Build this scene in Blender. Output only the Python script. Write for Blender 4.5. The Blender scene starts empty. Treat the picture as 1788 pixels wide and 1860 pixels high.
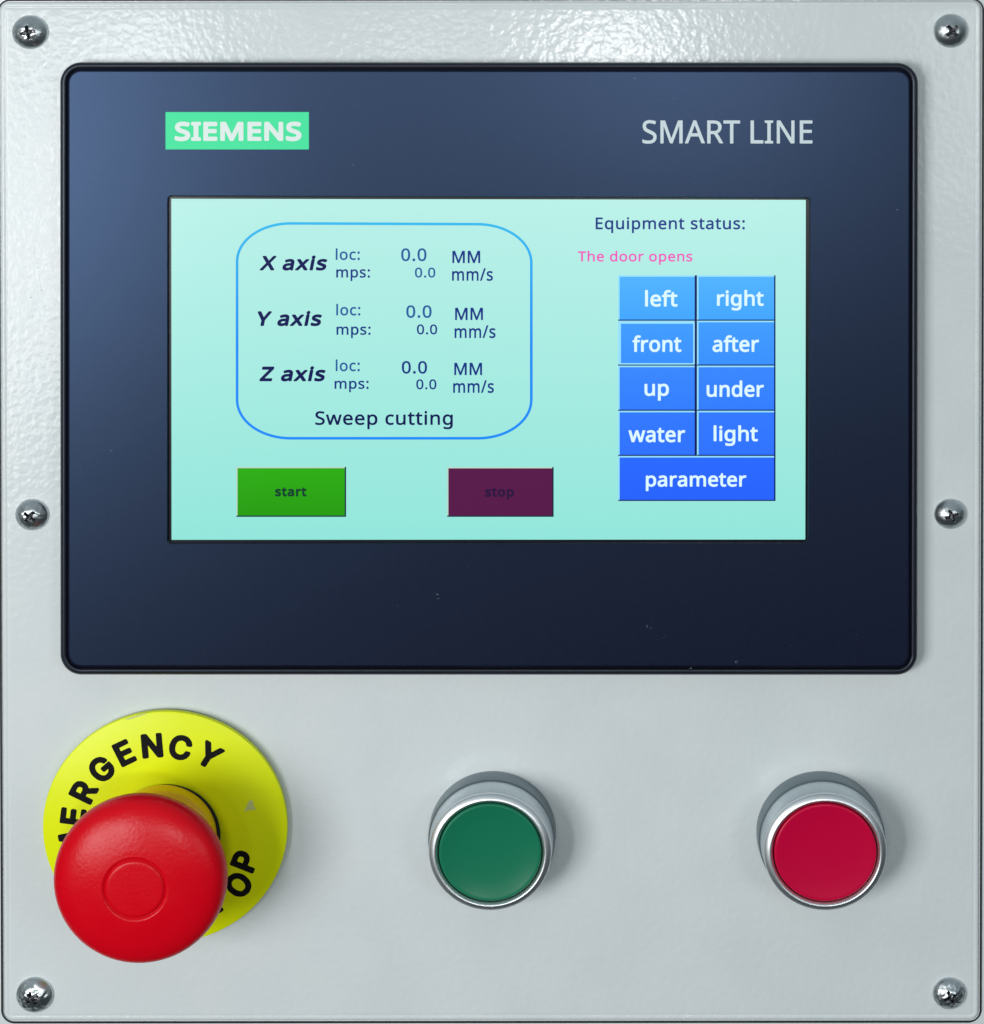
import bpy, bmesh, math, random
from mathutils import Vector, Matrix, noise

# ------------------------------------------------------------------ units
# The panel front is the plane y = 0 (facing -Y), z is up. The whole plate is
# about 24 cm wide. U is the length of one photograph pixel on that plane.
U = 0.000134
NX, NY = 1078.0, 10.0        # foot of the camera's perpendicular on the panel
DIST = 3745.0                # camera distance from the panel, in U
CXP, CYP = 894.0, 930.0      # middle of the plate

scene = bpy.context.scene
COL = scene.collection

def W(px, py, h=0.0):
    """plate coordinates (right, down, height above plate; unit U) -> world"""
    return Vector(((px - CXP) * U, -h * U, (CYP - py) * U))

# ------------------------------------------------------------------ camera
cam_d = bpy.data.cameras.new("camera")
cam = bpy.data.objects.new("camera", cam_d)
COL.objects.link(cam)
cam.location = W(NX, NY, DIST)
cam.rotation_euler = (math.radians(90), 0, 0)
cam_d.sensor_width = 36
cam_d.lens = 36 * DIST / 1860.0
cam_d.shift_x = (CXP - NX) / 1860.0
cam_d.shift_y = -(CYP - NY) / 1860.0
cam_d.clip_start = 0.01
cam_d.clip_end = 50
scene.camera = cam

# ------------------------------------------------------------------ world (dim room)
world = bpy.data.worlds.new("World")
scene.world = world
world.use_nodes = True
wb = world.node_tree.nodes["Background"]
wb.inputs[1].default_value = 1.0
_nt = world.node_tree
_tc = _nt.nodes.new("ShaderNodeTexCoord")
_sp = _nt.nodes.new("ShaderNodeSeparateXYZ")
_mr = _nt.nodes.new("ShaderNodeMapRange")        # dim room: dark floor, paler ceiling
_mr.inputs[1].default_value = -0.25
_mr.inputs[2].default_value = 0.65
_mx = _nt.nodes.new("ShaderNodeMix")
_mx.data_type = 'RGBA'
_mx.inputs[6].default_value = (0.020, 0.028, 0.032, 1)
_mx.inputs[7].default_value = (0.29, 0.345, 0.37, 1)
_nt.links.new(_tc.outputs["Generated"], _sp.inputs[0])
_nt.links.new(_sp.outputs[2], _mr.inputs[0])
_nt.links.new(_mr.outputs[0], _mx.inputs[0])
_nt.links.new(_mx.outputs[2], wb.inputs[0])

scene.view_settings.view_transform = 'Standard'
scene.view_settings.look = 'None'
scene.view_settings.exposure = 0
scene.view_settings.gamma = 1

# ------------------------------------------------------------------ lamps of the room
def lamp(name, px, py, h, sx, sy, watts, color=(1, 1, 1), aim=(894, 930, 0), spread=180):
    d = bpy.data.lights.new(name, 'AREA')
    d.shape = 'RECTANGLE'
    d.size = sx * U
    d.size_y = sy * U
    d.energy = watts
    d.color = color
    d.spread = math.radians(spread)
    o = bpy.data.objects.new(name, d)
    COL.objects.link(o)
    o.location = W(px, py, h)
    v = W(*aim) - o.location
    o.rotation_euler = v.to_track_quat('-Z', 'Y').to_euler()
    return o

lamp("window_lamp", -3900, 900, 6800, 2400, 3100, 5.7, (1.0, 0.99, 0.97))
lamp("side_lamp", 4700, 300, 6300, 1700, 1700, 0.85, (0.93, 0.98, 1.0))
lamp("ceiling_lamp_left", -1500, 500, 5800, 480, 2000, 1.5, (0.97, 0.99, 1.0), aim=(300, 500, 0))
lamp("ceiling_lamp_middle", 30, 120, 7600, 300, 420, 0.36)
lamp("ceiling_lamp_right", 1620, 120, 7600, 600, 420, 1.5)

# ------------------------------------------------------------------ materials
def lin(r, g, b):
    f = lambda c: (c / 255 / 12.92) if c / 255 <= 0.04045 else ((c / 255 + 0.055) / 1.055) ** 2.4
    return (f(r), f(g), f(b), 1)

def mat(name, base, rough=0.5, metal=0.0, spec=0.5, tint=None, coat=0.0, coat_rough=0.1,
        bump=None, mottle=None, rough_var=0.0):
    """bump: list of (scale per metre, strength, distance in U); mottle: (scale, darker colour, amount)"""
    m = bpy.data.materials.new(name)
    m.use_nodes = True
    nt = m.node_tree
    b = nt.nodes["Principled BSDF"]
    b.inputs["Base Color"].default_value = base
    b.inputs["Roughness"].default_value = rough
    b.inputs["Metallic"].default_value = metal
    b.inputs["Specular IOR Level"].default_value = spec
    if tint:
        b.inputs["Specular Tint"].default_value = tint
    b.inputs["Coat Weight"].default_value = coat
    b.inputs["Coat Roughness"].default_value = coat_rough
    tc = nt.nodes.new("ShaderNodeTexCoord")
    if mottle:
        n = nt.nodes.new("ShaderNodeTexNoise")
        n.inputs["Scale"].default_value = mottle[0]
        n.inputs["Detail"].default_value = 6
        nt.links.new(tc.outputs["Object"], n.inputs["Vector"])
        mx = nt.nodes.new("ShaderNodeMix")
        mx.data_type = 'RGBA'
        r = nt.nodes.new("ShaderNodeMapRange")
        r.inputs[1].default_value = 0.35
        r.inputs[2].default_value = 0.75
        r.inputs[3].default_value = 0.0
        r.inputs[4].default_value = mottle[2]
        nt.links.new(n.outputs["Fac"], r.inputs[0])
        nt.links.new(r.outputs[0], mx.inputs[0])
        mx.inputs[6].default_value = base
        mx.inputs[7].default_value = mottle[1]
        nt.links.new(mx.outputs[2], b.inputs["Base Color"])
    if rough_var:
        n = nt.nodes.new("ShaderNodeTexNoise")
        n.inputs["Scale"].default_value = 120
        n.inputs["Detail"].default_value = 5
        nt.links.new(tc.outputs["Object"], n.inputs["Vector"])
        r = nt.nodes.new("ShaderNodeMapRange")
        r.inputs[1].default_value = 0.3
        r.inputs[2].default_value = 0.7
        r.inputs[3].default_value = rough - rough_var
        r.inputs[4].default_value = rough + rough_var
        nt.links.new(n.outputs["Fac"], r.inputs[0])
        nt.links.new(r.outputs[0], b.inputs["Roughness"])
    last = None
    for sc, st, dist, det in (bump or []):
        n = nt.nodes.new("ShaderNodeTexNoise")
        n.inputs["Scale"].default_value = sc
        n.inputs["Detail"].default_value = det
        n.inputs["Roughness"].default_value = 0.45
        nt.links.new(tc.outputs["Object"], n.inputs["Vector"])
        bp = nt.nodes.new("ShaderNodeBump")
        bp.inputs["Strength"].default_value = st
        bp.inputs["Distance"].default_value = dist * U
        nt.links.new(n.outputs["Fac"], bp.inputs["Height"])
        if last:
            nt.links.new(last.outputs[0], bp.inputs["Normal"])
        last = bp
    if last:
        nt.links.new(last.outputs[0], b.inputs["Normal"])
        if coat:
            nt.links.new(last.outputs[0], b.inputs["Coat Normal"])
    return m

def screen_mat(name, top, bottom=None, y0=361, y1=980, gloss=0.22, dots=True):
    """a lit pixel area of the display: it gives off its own light, under glossy glass"""
    m = bpy.data.materials.new(name)
    m.use_nodes = True
    nt = m.node_tree
    b = nt.nodes["Principled BSDF"]
    b.inputs["Base Color"].default_value = (0.003, 0.004, 0.005, 1)
    b.inputs["Roughness"].default_value = gloss
    b.inputs["Specular IOR Level"].default_value = 0.14
    b.inputs["Emission Strength"].default_value = 1.0
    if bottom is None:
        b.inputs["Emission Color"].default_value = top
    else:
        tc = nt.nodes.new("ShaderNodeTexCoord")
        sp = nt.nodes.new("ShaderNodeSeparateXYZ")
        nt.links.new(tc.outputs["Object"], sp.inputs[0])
        r = nt.nodes.new("ShaderNodeMapRange")  # fade painted into the emission: paler top for reflection and viewing angle
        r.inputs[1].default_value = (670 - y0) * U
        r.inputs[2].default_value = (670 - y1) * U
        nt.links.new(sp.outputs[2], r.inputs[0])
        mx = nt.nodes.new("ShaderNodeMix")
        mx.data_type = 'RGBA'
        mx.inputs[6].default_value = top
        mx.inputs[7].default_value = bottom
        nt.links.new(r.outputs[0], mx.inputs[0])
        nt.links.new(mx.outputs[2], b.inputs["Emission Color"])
    return m

M = {}
M['paint'] = mat("cream_grey_textured_paint", (0.63, 0.675, 0.685, 1), 0.19, spec=0.30,
                 bump=[(560, 0.31, 2.4, 1.0)], mottle=(55, (0.56, 0.63, 0.65, 1), 0.5))
M['paint_edge'] = M['paint']
M['gasket'] = mat("black_rubber", (0.012, 0.016, 0.017, 1), 0.6, spec=0.3, bump=[(900, 0.3, 1.0, 2)])
M['bezel'] = mat("black_plastic", (0.010, 0.012, 0.020, 1), 0.34, spec=0.4, tint=(0.75, 0.85, 1, 1),
                 bump=[(1500, 0.10, 0.6, 2)])
M['overlay'] = mat("dark_blue_film", (0.0046, 0.0052, 0.0145, 1), 0.33, spec=0.60, tint=(0.32, 0.54, 1.0, 1),
                   bump=[(2600, 0.15, 0.45, 2)], mottle=(900, (0.008, 0.010, 0.022, 1), 0.5))
M['mask'] = mat("black_screen_mask", (0.003, 0.004, 0.010, 1), 0.25, spec=0.4)
M['logo_green'] = mat("printed_turquoise_green", (0.042, 0.77, 0.34, 1), 0.5, spec=0.3)
M['logo_white'] = mat("printed_pale_ink", (0.74, 0.84, 0.80, 1), 0.5, spec=0.3)
M['print_grey'] = mat("printed_grey_ink", (0.62, 0.72, 0.76, 1), 0.5, spec=0.3)
M['yellow'] = mat("yellow_plastic", (0.74, 0.85, 0.003, 1), 0.34, spec=0.2,
                  bump=[(300, 0.08, 1.5, 2)], mottle=(40, (0.69, 0.79, 0.003, 1), 0.6))
M['amber'] = mat("amber_plastic", (0.95, 0.60, 0.008, 1), 0.38, spec=0.35, bump=[(500, 0.08, 1, 2)])
M['black_ink'] = mat("black_ink", (0.004, 0.004, 0.005, 1), 0.6, spec=0.12)
M['red_cap'] = mat("red_plastic", (0.60, 0.0010, 0.009, 1), 0.31, spec=0.20,
                   bump=[(1100, 0.42, 0.9, 4)], rough_var=0.05)
M['red_button'] = mat("crimson_plastic", (0.50, 0.0015, 0.040, 1), 0.30, spec=0.22, bump=[(700, 0.03, 0.8, 2)])
M['green_button'] = mat("green_plastic", (0.008, 0.16, 0.083, 1), 0.30, spec=0.25, bump=[(700, 0.03, 0.8, 2)])
M['chrome'] = mat("satin_chrome", (0.80, 0.84, 0.86, 1), 0.40, metal=1.0, bump=[(1400, 0.05, 0.6, 2)])
M['chrome_dark'] = mat("grey_metal_collar", (0.20, 0.25, 0.27, 1), 0.38, metal=0.8, bump=[(1400, 0.10, 0.6, 3)])
M['chrome_side'] = mat("brushed_chrome", (0.55, 0.61, 0.64, 1), 0.36, metal=1.0, bump=[(1400, 0.12, 0.6, 3)])
M['steel'] = mat("zinc_plated_steel", (0.64, 0.69, 0.71, 1), 0.32, metal=1.0,
                 bump=[(500, 0.10, 1.0, 2)], mottle=(500, (0.30, 0.34, 0.35, 1), 0.5))
M['steel_dark'] = mat("shaded_recess_steel", (0.12, 0.12, 0.13, 1), 0.32, metal=1.0, bump=[(900, 0.4, 1.5, 3)])  # darker base colour paints in the shade inside the cross slots
M['dust'] = mat("pale_dust", (0.30, 0.36, 0.42, 1), 0.8, spec=0.2)
M['scuff'] = mat("grey_scuff", (0.40, 0.45, 0.46, 1), 0.6, spec=0.2)

# ------------------------------------------------------------------ object helpers
def tag(o, label=None, cat=None, group=None, kind=None):
    if label: o['label'] = label
    if cat: o['category'] = cat
    if group: o['group'] = group
    if kind: o['kind'] = kind
    return o

def empty(name, origin=(0, 0, 0)):
    o = bpy.data.objects.new(name, None)
    o.empty_display_size = 0.01
    COL.objects.link(o)
    o.location = origin
    return o

def build(name, verts, faces, material, parent=None, origin=None, smooth=None):
    """verts in world metres; the mesh is stored relative to origin (or to its parent's origin)"""
    base = Vector((0, 0, 0))
    if parent is not None:
        q = parent
        while q is not None:
            base += q.location
            q = q.parent
    loc = Vector(origin) if origin is not None else base
    me = bpy.data.meshes.new(name)
    me.from_pydata([tuple(Vector(v) - loc) for v in verts], [], faces)
    me.materials.append(material)
    me.validate()
    if smooth is not None:
        for p in me.polygons:
            p.use_smooth = True
        bm = bmesh.new()
        bm.from_mesh(me)
        lim = math.radians(smooth)
        for e in bm.edges:
            if len(e.link_faces) == 2 and e.calc_face_angle(0) > lim:
                e.smooth = False
        bmesh.ops.recalc_face_normals(bm, faces=bm.faces)
        bm.to_mesh(me)
        bm.free()
    else:
        bm = bmesh.new()
        bm.from_mesh(me)
        bmesh.ops.recalc_face_normals(bm, faces=bm.faces)
        bm.to_mesh(me)
        bm.free()
    o = bpy.data.objects.new(name, me)
    COL.objects.link(o)
    o.location = loc - base
    if parent is not None:
        o.parent = parent
    return o

def quad_round(tl, tr, br, bl, r, inset=0.0, n=8):
    """rounded outline of a slightly uneven four-sided plate, clockwise, in plate units"""
    P = [Vector(tl), Vector(tr), Vector(br), Vector(bl)]
    pts = []
    if inset:
        S = [Vector((1, 1)), Vector((-1, 1)), Vector((-1, -1)), Vector((1, -1))]
        P = [p + s * inset for p, s in zip(P, S)]
    r = max(r - inset, 0.6)
    for i in range(4):
        p, a, b = P[i], P[i - 1], P[(i + 1) % 4]
        d1 = (a - p).normalized()
        d2 = (b - p).normalized()
        c = p + d1 * r + d2 * r
        for k in range(n + 1):
            t = k / n * math.pi / 2
            pts.append(c - d2 * r * math.cos(t) - d1 * r * math.sin(t))
    return pts

def rrect(x0, y0, x1, y1, r, inset=0.0, n=8):
    return quad_round((x0, y0), (x1, y0), (x1, y1), (x0, y1), r, inset, n)

def seen(p, h):
    """where a point of a raised surface stands, from where it shows against the plate"""
    k = (DIST - h) / DIST
    return Vector((NX + (p[0] - NX) * k, NY + (p[1] - NY) * k))

def loft(loops, cap_first=False, cap_last=True, raise_map=True):
    """loops: list of (points, height)"""
    V, Fc = [], []
    n = len(loops[0][0])
    for pts, h in loops:
        for p in pts:
            q = seen(p, h) if raise_map else p
            V.append(W(q[0], q[1], h))
    for j in range(len(loops) - 1):
        for i in range(n):
            k = (i + 1) % n
            Fc.append((j * n + i, j * n + k, (j + 1) * n + k, (j + 1) * n + i))
    if cap_last:
        Fc.append(tuple(range((len(loops) - 1) * n, len(loops) * n)))
    if cap_first:
        Fc.append(tuple(range(n))[::-1])
    return V, Fc

def lathe(cx, cy, prof, ry=0.95, n=96, cap_first=False, cap_last=True):
    loops = []
    for r, h in prof:
        loops.append(([Vector((cx + r * math.cos(2 * math.pi * i / n), cy + ry * r * math.sin(2 * math.pi * i / n)))
                       for i in range(n)], h))
    return loft(loops, cap_first, cap_last, raise_map=False)

def smooth_profile(pts, sub=4):
    out = []
    P = [pts[0]] + list(pts) + [pts[-1]]
    for i in range(1, len(P) - 2):
        a, b, c, d = P[i - 1], P[i], P[i + 1], P[i + 2]
        for k in range(sub):
            t = k / sub
            out.append(tuple(0.5 * (2 * b[j] + (c[j] - a[j]) * t + (2 * a[j] - 5 * b[j] + 4 * c[j] - d[j]) * t * t
                                    + (3 * b[j] - a[j] - 3 * c[j] + d[j]) * t ** 3) for j in range(2)))
    out.append(tuple(pts[-1]))
    return out

# outlines of the words and letters, in half units
GLYPHS = {
    'SIEMENS': '24 -8,8 -4,5 -2,3 0,2 4,2 18,3 22,6 25,12 26,36 20,58 20,66 21,72 23,77 26,77 30,76 34,70 38,30 51,21 56,14 62,8 70,5 80,4 90,7 100,12 108,18 113,26 118,36 122,46 124,56 124,70 124,84 123,104 117,108 114,110 110,109 106,103 94,100 91,94 89,72 94,62 95,52 95,46 93,42 91,40 88,40 84,42 81,48 78,78 68,90 63,98 58,104 54,110 46,113 36,113 26,110 16,105 8,98 2,90 -3,80 -6,68 -9,56 -10,40 -10|124 -8,121 -6,119 -2,118 8,119 12,123 16,134 18,136 20,136 94,135 96,124 98,119 102,118 106,119 118,122 122,126 123,180 123,184 122,187 120,189 116,189 106,188 102,184 99,172 96,171 94,171 20,172 19,182 17,187 14,188 12,189 8,189 0,188 -4,184 -8,180 -8|212 -8,207 -6,206 -4,205 0,205 114,206 118,209 122,214 123,296 123,300 122,303 120,305 116,305 102,304 98,302 96,300 94,296 93,242 93,240 92,240 76,242 74,246 74,292 74,296 74,299 72,301 68,301 54,300 50,298 47,296 46,292 45,242 45,240 44,240 22,242 21,296 21,300 20,303 18,305 14,304 -3,302 -6,300 -7,296 -8|332 -8,327 -6,326 -4,325 0,325 114,325 118,329 122,332 123,360 123,364 122,367 120,406 41,408 41,446 118,450 122,454 123,482 123,485 122,488 120,489 118,490 114,490 72,490 0,489 -4,486 -7,482 -8,462 -8,458 -7,456 -4,455 0,454 62,421 -4,418 -7,414 -8,398 -8,394 -7,392 -5,360 60,359 56,359 0,358 -4,356 -6,352 -8|524 -8,520 -6,519 -4,518 0,518 114,518 118,522 122,526 123,610 123,616 120,617 116,618 102,617 98,614 95,608 93,554 93,553 92,553 76,554 75,558 74,606 74,610 73,612 71,614 66,614 52,612 49,610 47,606 45,554 45,553 44,553 22,554 21,612 20,616 18,617 14,618 0,617 -4,614 -7,610 -8|644 -8,640 -6,638 -3,637 0,637 114,638 118,640 120,642 122,646 123,668 123,672 121,736 46,737 46,738 48,738 114,739 118,740 120,744 123,764 123,768 122,771 118,772 114,772 0,771 -4,770 -6,766 -8,762 -8,742 -8,738 -8,736 -6,672 70,672 68,671 -2,669 -6,664 -8|812 -8,796 -4,793 -2,791 0,790 4,790 18,791 22,794 25,800 26,824 20,846 20,854 21,860 23,864 26,865 30,864 34,858 38,818 51,809 56,802 62,796 70,793 80,792 90,795 100,798 106,804 112,812 117,822 121,832 123,844 124,858 124,870 123,891 118,894 116,896 114,897 110,897 106,891 94,888 91,882 89,860 94,850 95,840 95,834 93,830 91,828 88,828 84,830 81,836 78,866 68,878 63,886 58,892 54,898 46,901 36,901 26,898 16,893 8,886 2,878 -3,868 -6,856 -9,844 -10,828 -10',
    'SMART LINE': '20 -2,12 0,7 3,6 5,7 19,8 19,20 15,32 13,42 13,50 14,57 17,62 21,64 27,64 33,62 39,56 43,26 57,20 61,14 66,11 73,8 81,8 89,9 97,12 103,16 108,22 112,28 115,36 117,44 118,62 116,72 114,79 111,79 109,74 96,72 96,62 99,52 101,44 102,36 100,32 99,28 95,26 89,26 83,29 77,34 73,64 59,70 55,75 51,79 45,82 37,82 27,80 19,77 13,72 7,66 3,58 -1,42 -3,30 -3|104 -2,102 -1,102 1,102 115,104 116,124 116,127 115,160 25,195 115,196 116,218 116,220 115,220 33,220 1,219 -1,204 -2,202 -1,202 81,201 85,200 85,168 1,166 -2,153 -1,152 1,120 85,120 85,119 81,119 1,118 -1,116 -2|234 -2,232 -1,232 1,276 115,278 117,292 116,314 61,338 1,337 -1,320 -1,306 32,304 34,264 34,262 32,249 -1|352 -2,350 -1,350 1,350 115,350 116,352 116,382 116,396 115,408 112,414 109,418 105,422 100,425 93,427 85,426 77,425 71,422 65,418 59,413 55,405 51,406 49,434 2,435 1,434 -1,416 -1,388 44,386 46,370 46,368 45,368 1,366 -2|472 -2,471 1,471 99,470 100,468 100,436 100,436 103,436 115,436 116,438 116,488 116,522 116,524 116,525 103,524 101,522 100,492 100,490 100,489 99,489 1,488 -2|582 -2,580 1,580 115,582 116,596 116,598 115,598 67,598 17,600 15,646 15,648 13,648 1,646 -2|656 -2,655 1,655 9,656 10,668 13,669 15,669 101,666 102,656 105,655 107,655 115,656 116,658 116,696 116,698 116,700 115,700 107,698 104,688 102,687 101,687 15,688 13,698 10,700 9,700 1,698 -2|720 -2,719 1,719 115,720 116,738 116,796 26,796 115,798 116,810 116,812 116,813 115,813 1,812 -1,794 -2,792 0,736 87,735 85,736 1,734 -2|842 -2,841 1,841 115,842 116,906 116,908 115,908 103,906 100,860 100,859 99,859 71,859 69,860 68,902 68,904 68,905 67,905 55,904 52,860 52,859 51,859 17,860 14,906 14,908 13,908 1,906 -2|270 50,270 51,270 53,284 92,288 82,300 51|368 62,368 63,368 99,368 100,390 100,396 99,402 96,406 91,408 83,407 73,403 67,396 63,390 62',
    'Equipment status:': '189 -41,188 -38,188 0,187 3,179 -1,169 -4,157 -5,147 -3,138 0,130 6,123 14,119 22,117 32,116 42,117 52,119 62,123 70,127 76,133 82,141 87,153 90,167 90,179 88,189 81,190 82,193 89,207 89,209 89,210 86,210 -40,209 -41,207 -42,191 -42|419 -41,418 -38,418 84,419 88,421 89,435 89,437 88,439 81,447 86,455 89,463 91,473 91,487 87,493 84,499 80,505 72,508 66,510 58,511 48,511 38,510 28,508 20,503 12,499 7,493 2,485 -2,477 -4,467 -5,457 -4,449 -1,441 3,440 2,440 -40,439 -41,437 -42,421 -42|269 -4,260 -2,253 2,247 9,243 17,241 30,241 86,243 89,261 89,263 89,264 86,264 28,265 22,268 18,271 16,275 14,287 13,297 16,303 20,306 26,308 34,309 86,311 89,329 89,331 86,331 -2,329 -3,315 -3,312 -2,311 4,299 -2,291 -4,281 -5|751 -4,739 -1,729 5,720 14,715 24,712 38,713 52,716 64,722 74,731 83,743 89,755 91,769 90,781 86,790 80,796 72,801 62,802 54,803 40,801 37,737 37,736 36,737 28,741 22,747 17,753 15,761 14,771 14,781 15,795 20,797 18,798 16,798 4,797 1,787 -2,775 -4,763 -5|973 -4,967 -2,961 1,957 5,953 10,951 16,950 22,950 70,949 72,938 72,936 74,936 82,939 85,951 90,957 106,959 108,961 109,971 109,973 107,973 90,975 89,999 89,1001 88,1002 86,1002 74,1000 72,975 72,973 70,973 26,975 18,979 15,985 13,999 15,1001 14,1002 12,1002 2,1002 0,1001 -2,995 -4,983 -5|1091 -4,1079 -1,1072 2,1071 16,1073 19,1075 20,1087 16,1097 14,1113 13,1119 14,1123 16,1126 20,1126 24,1123 28,1119 30,1089 42,1078 48,1075 52,1072 58,1071 64,1072 72,1075 77,1079 81,1085 85,1091 88,1107 91,1125 90,1137 87,1145 84,1146 82,1146 80,1140 68,1137 67,1117 72,1105 73,1099 71,1095 69,1093 66,1093 64,1095 62,1099 59,1131 47,1141 40,1146 34,1148 28,1148 20,1147 14,1143 8,1139 4,1133 0,1127 -2,1111 -5|1197 -4,1191 -2,1185 1,1181 4,1177 10,1175 16,1174 22,1174 70,1173 72,1163 72,1161 73,1160 82,1163 85,1175 90,1181 106,1183 109,1195 108,1197 106,1197 90,1201 89,1223 89,1225 86,1225 74,1223 72,1199 72,1197 71,1197 26,1198 18,1203 14,1209 13,1223 15,1225 14,1226 12,1226 0,1225 -2,1223 -2,1215 -4,1205 -5|1263 -4,1257 -2,1251 1,1247 4,1242 10,1240 16,1239 24,1240 30,1243 37,1249 44,1261 50,1277 54,1301 55,1303 55,1303 58,1302 64,1300 68,1297 71,1291 72,1277 72,1259 66,1257 67,1255 68,1250 80,1251 82,1257 85,1271 89,1283 91,1297 90,1307 88,1315 84,1320 78,1323 72,1325 62,1325 0,1325 -2,1323 -3,1309 -3,1305 6,1297 0,1287 -4,1275 -5|1381 -4,1375 -2,1369 1,1365 4,1361 10,1359 16,1358 22,1358 70,1357 72,1347 72,1345 73,1344 74,1344 82,1345 84,1359 90,1365 106,1367 109,1379 108,1380 106,1380 90,1385 89,1407 89,1409 86,1409 74,1407 72,1383 72,1381 71,1380 26,1382 18,1387 14,1393 13,1407 15,1409 14,1410 12,1410 0,1409 -1,1407 -2,1399 -4,1389 -5|1457 -4,1448 -2,1441 2,1435 8,1431 17,1429 30,1429 86,1431 89,1449 89,1451 88,1452 86,1452 28,1453 22,1455 18,1459 16,1463 14,1473 13,1485 16,1491 20,1494 26,1496 36,1496 86,1498 88,1501 89,1517 89,1519 86,1519 -2,1517 -3,1503 -3,1500 -2,1499 3,1497 4,1489 -1,1479 -4,1469 -5|1565 -4,1553 -1,1547 1,1545 2,1545 16,1547 20,1549 20,1569 14,1585 13,1593 15,1597 17,1599 20,1599 24,1597 28,1593 30,1563 42,1552 48,1548 52,1545 58,1545 64,1546 72,1549 78,1553 82,1559 86,1565 88,1581 91,1599 90,1611 87,1619 84,1620 82,1619 80,1613 68,1611 67,1593 72,1579 73,1573 71,1569 69,1567 66,1567 64,1569 61,1573 59,1603 47,1609 44,1615 40,1619 34,1621 28,1621 20,1620 14,1617 8,1613 4,1607 1,1601 -2,1585 -5|1651 -4,1647 -1,1644 4,1644 10,1646 16,1649 20,1653 22,1659 23,1665 21,1670 18,1672 14,1673 6,1671 0,1667 -3,1663 -5,1657 -5|17 -3,15 -2,15 0,15 114,15 116,19 118,93 117,95 114,94 100,93 99,91 99,39 99,38 96,38 70,39 69,41 69,89 69,91 68,91 66,91 54,91 52,89 50,39 50,38 48,38 18,39 16,93 16,94 14,95 12,94 -2,91 -3|365 -3,363 0,363 86,365 89,367 89,383 89,385 88,386 86,386 0,385 -2,383 -3|539 -2,538 0,538 86,539 88,541 89,555 89,557 88,559 81,565 85,571 88,585 91,595 90,604 88,611 85,617 80,619 79,623 83,629 86,643 90,659 90,667 88,673 85,677 82,682 76,684 70,686 64,686 0,686 -2,683 -3,667 -3,665 -2,664 0,664 12,664 56,662 64,660 68,655 71,647 72,639 72,633 70,629 66,626 62,624 56,623 48,623 -2,621 -3,603 -3,601 0,601 56,600 62,597 68,593 71,587 72,579 72,573 71,568 68,565 64,562 58,561 46,560 -2,557 -3,541 -3|831 -3,829 -2,828 0,828 86,831 89,845 89,847 88,849 82,851 82,857 86,863 88,877 91,887 90,895 89,902 86,907 83,911 80,914 74,917 64,918 26,917 -2,915 -3,899 -3,897 -2,896 0,896 56,894 64,891 69,885 72,875 72,865 71,861 69,857 66,853 60,852 54,851 46,850 -2,849 -3,847 -3|157 14,151 16,148 18,142 26,140 38,140 52,144 62,149 68,157 72,169 72,175 71,179 69,183 65,185 60,187 54,188 46,187 30,184 22,181 18,178 16,169 14|457 14,453 15,448 18,445 22,443 26,440 40,441 56,445 64,451 70,459 72,469 72,475 71,479 69,483 65,485 60,487 54,488 46,487 32,483 22,477 16,469 14|1271 14,1265 16,1263 20,1262 26,1265 31,1269 34,1275 36,1295 38,1303 38,1302 28,1301 24,1298 20,1293 16,1287 14,1279 13|737 55,737 58,740 64,744 68,749 71,755 73,763 73,769 71,773 68,776 64,778 60,779 56,777 55,739 55|1653 64,1649 66,1645 72,1644 78,1645 84,1648 88,1653 91,1659 91,1665 90,1670 86,1672 82,1673 76,1672 70,1669 67,1665 64,1659 63|369 98,365 101,363 104,362 108,363 114,365 117,369 120,375 121,380 120,383 118,386 114,387 108,386 104,384 100,379 98,375 97',
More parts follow.
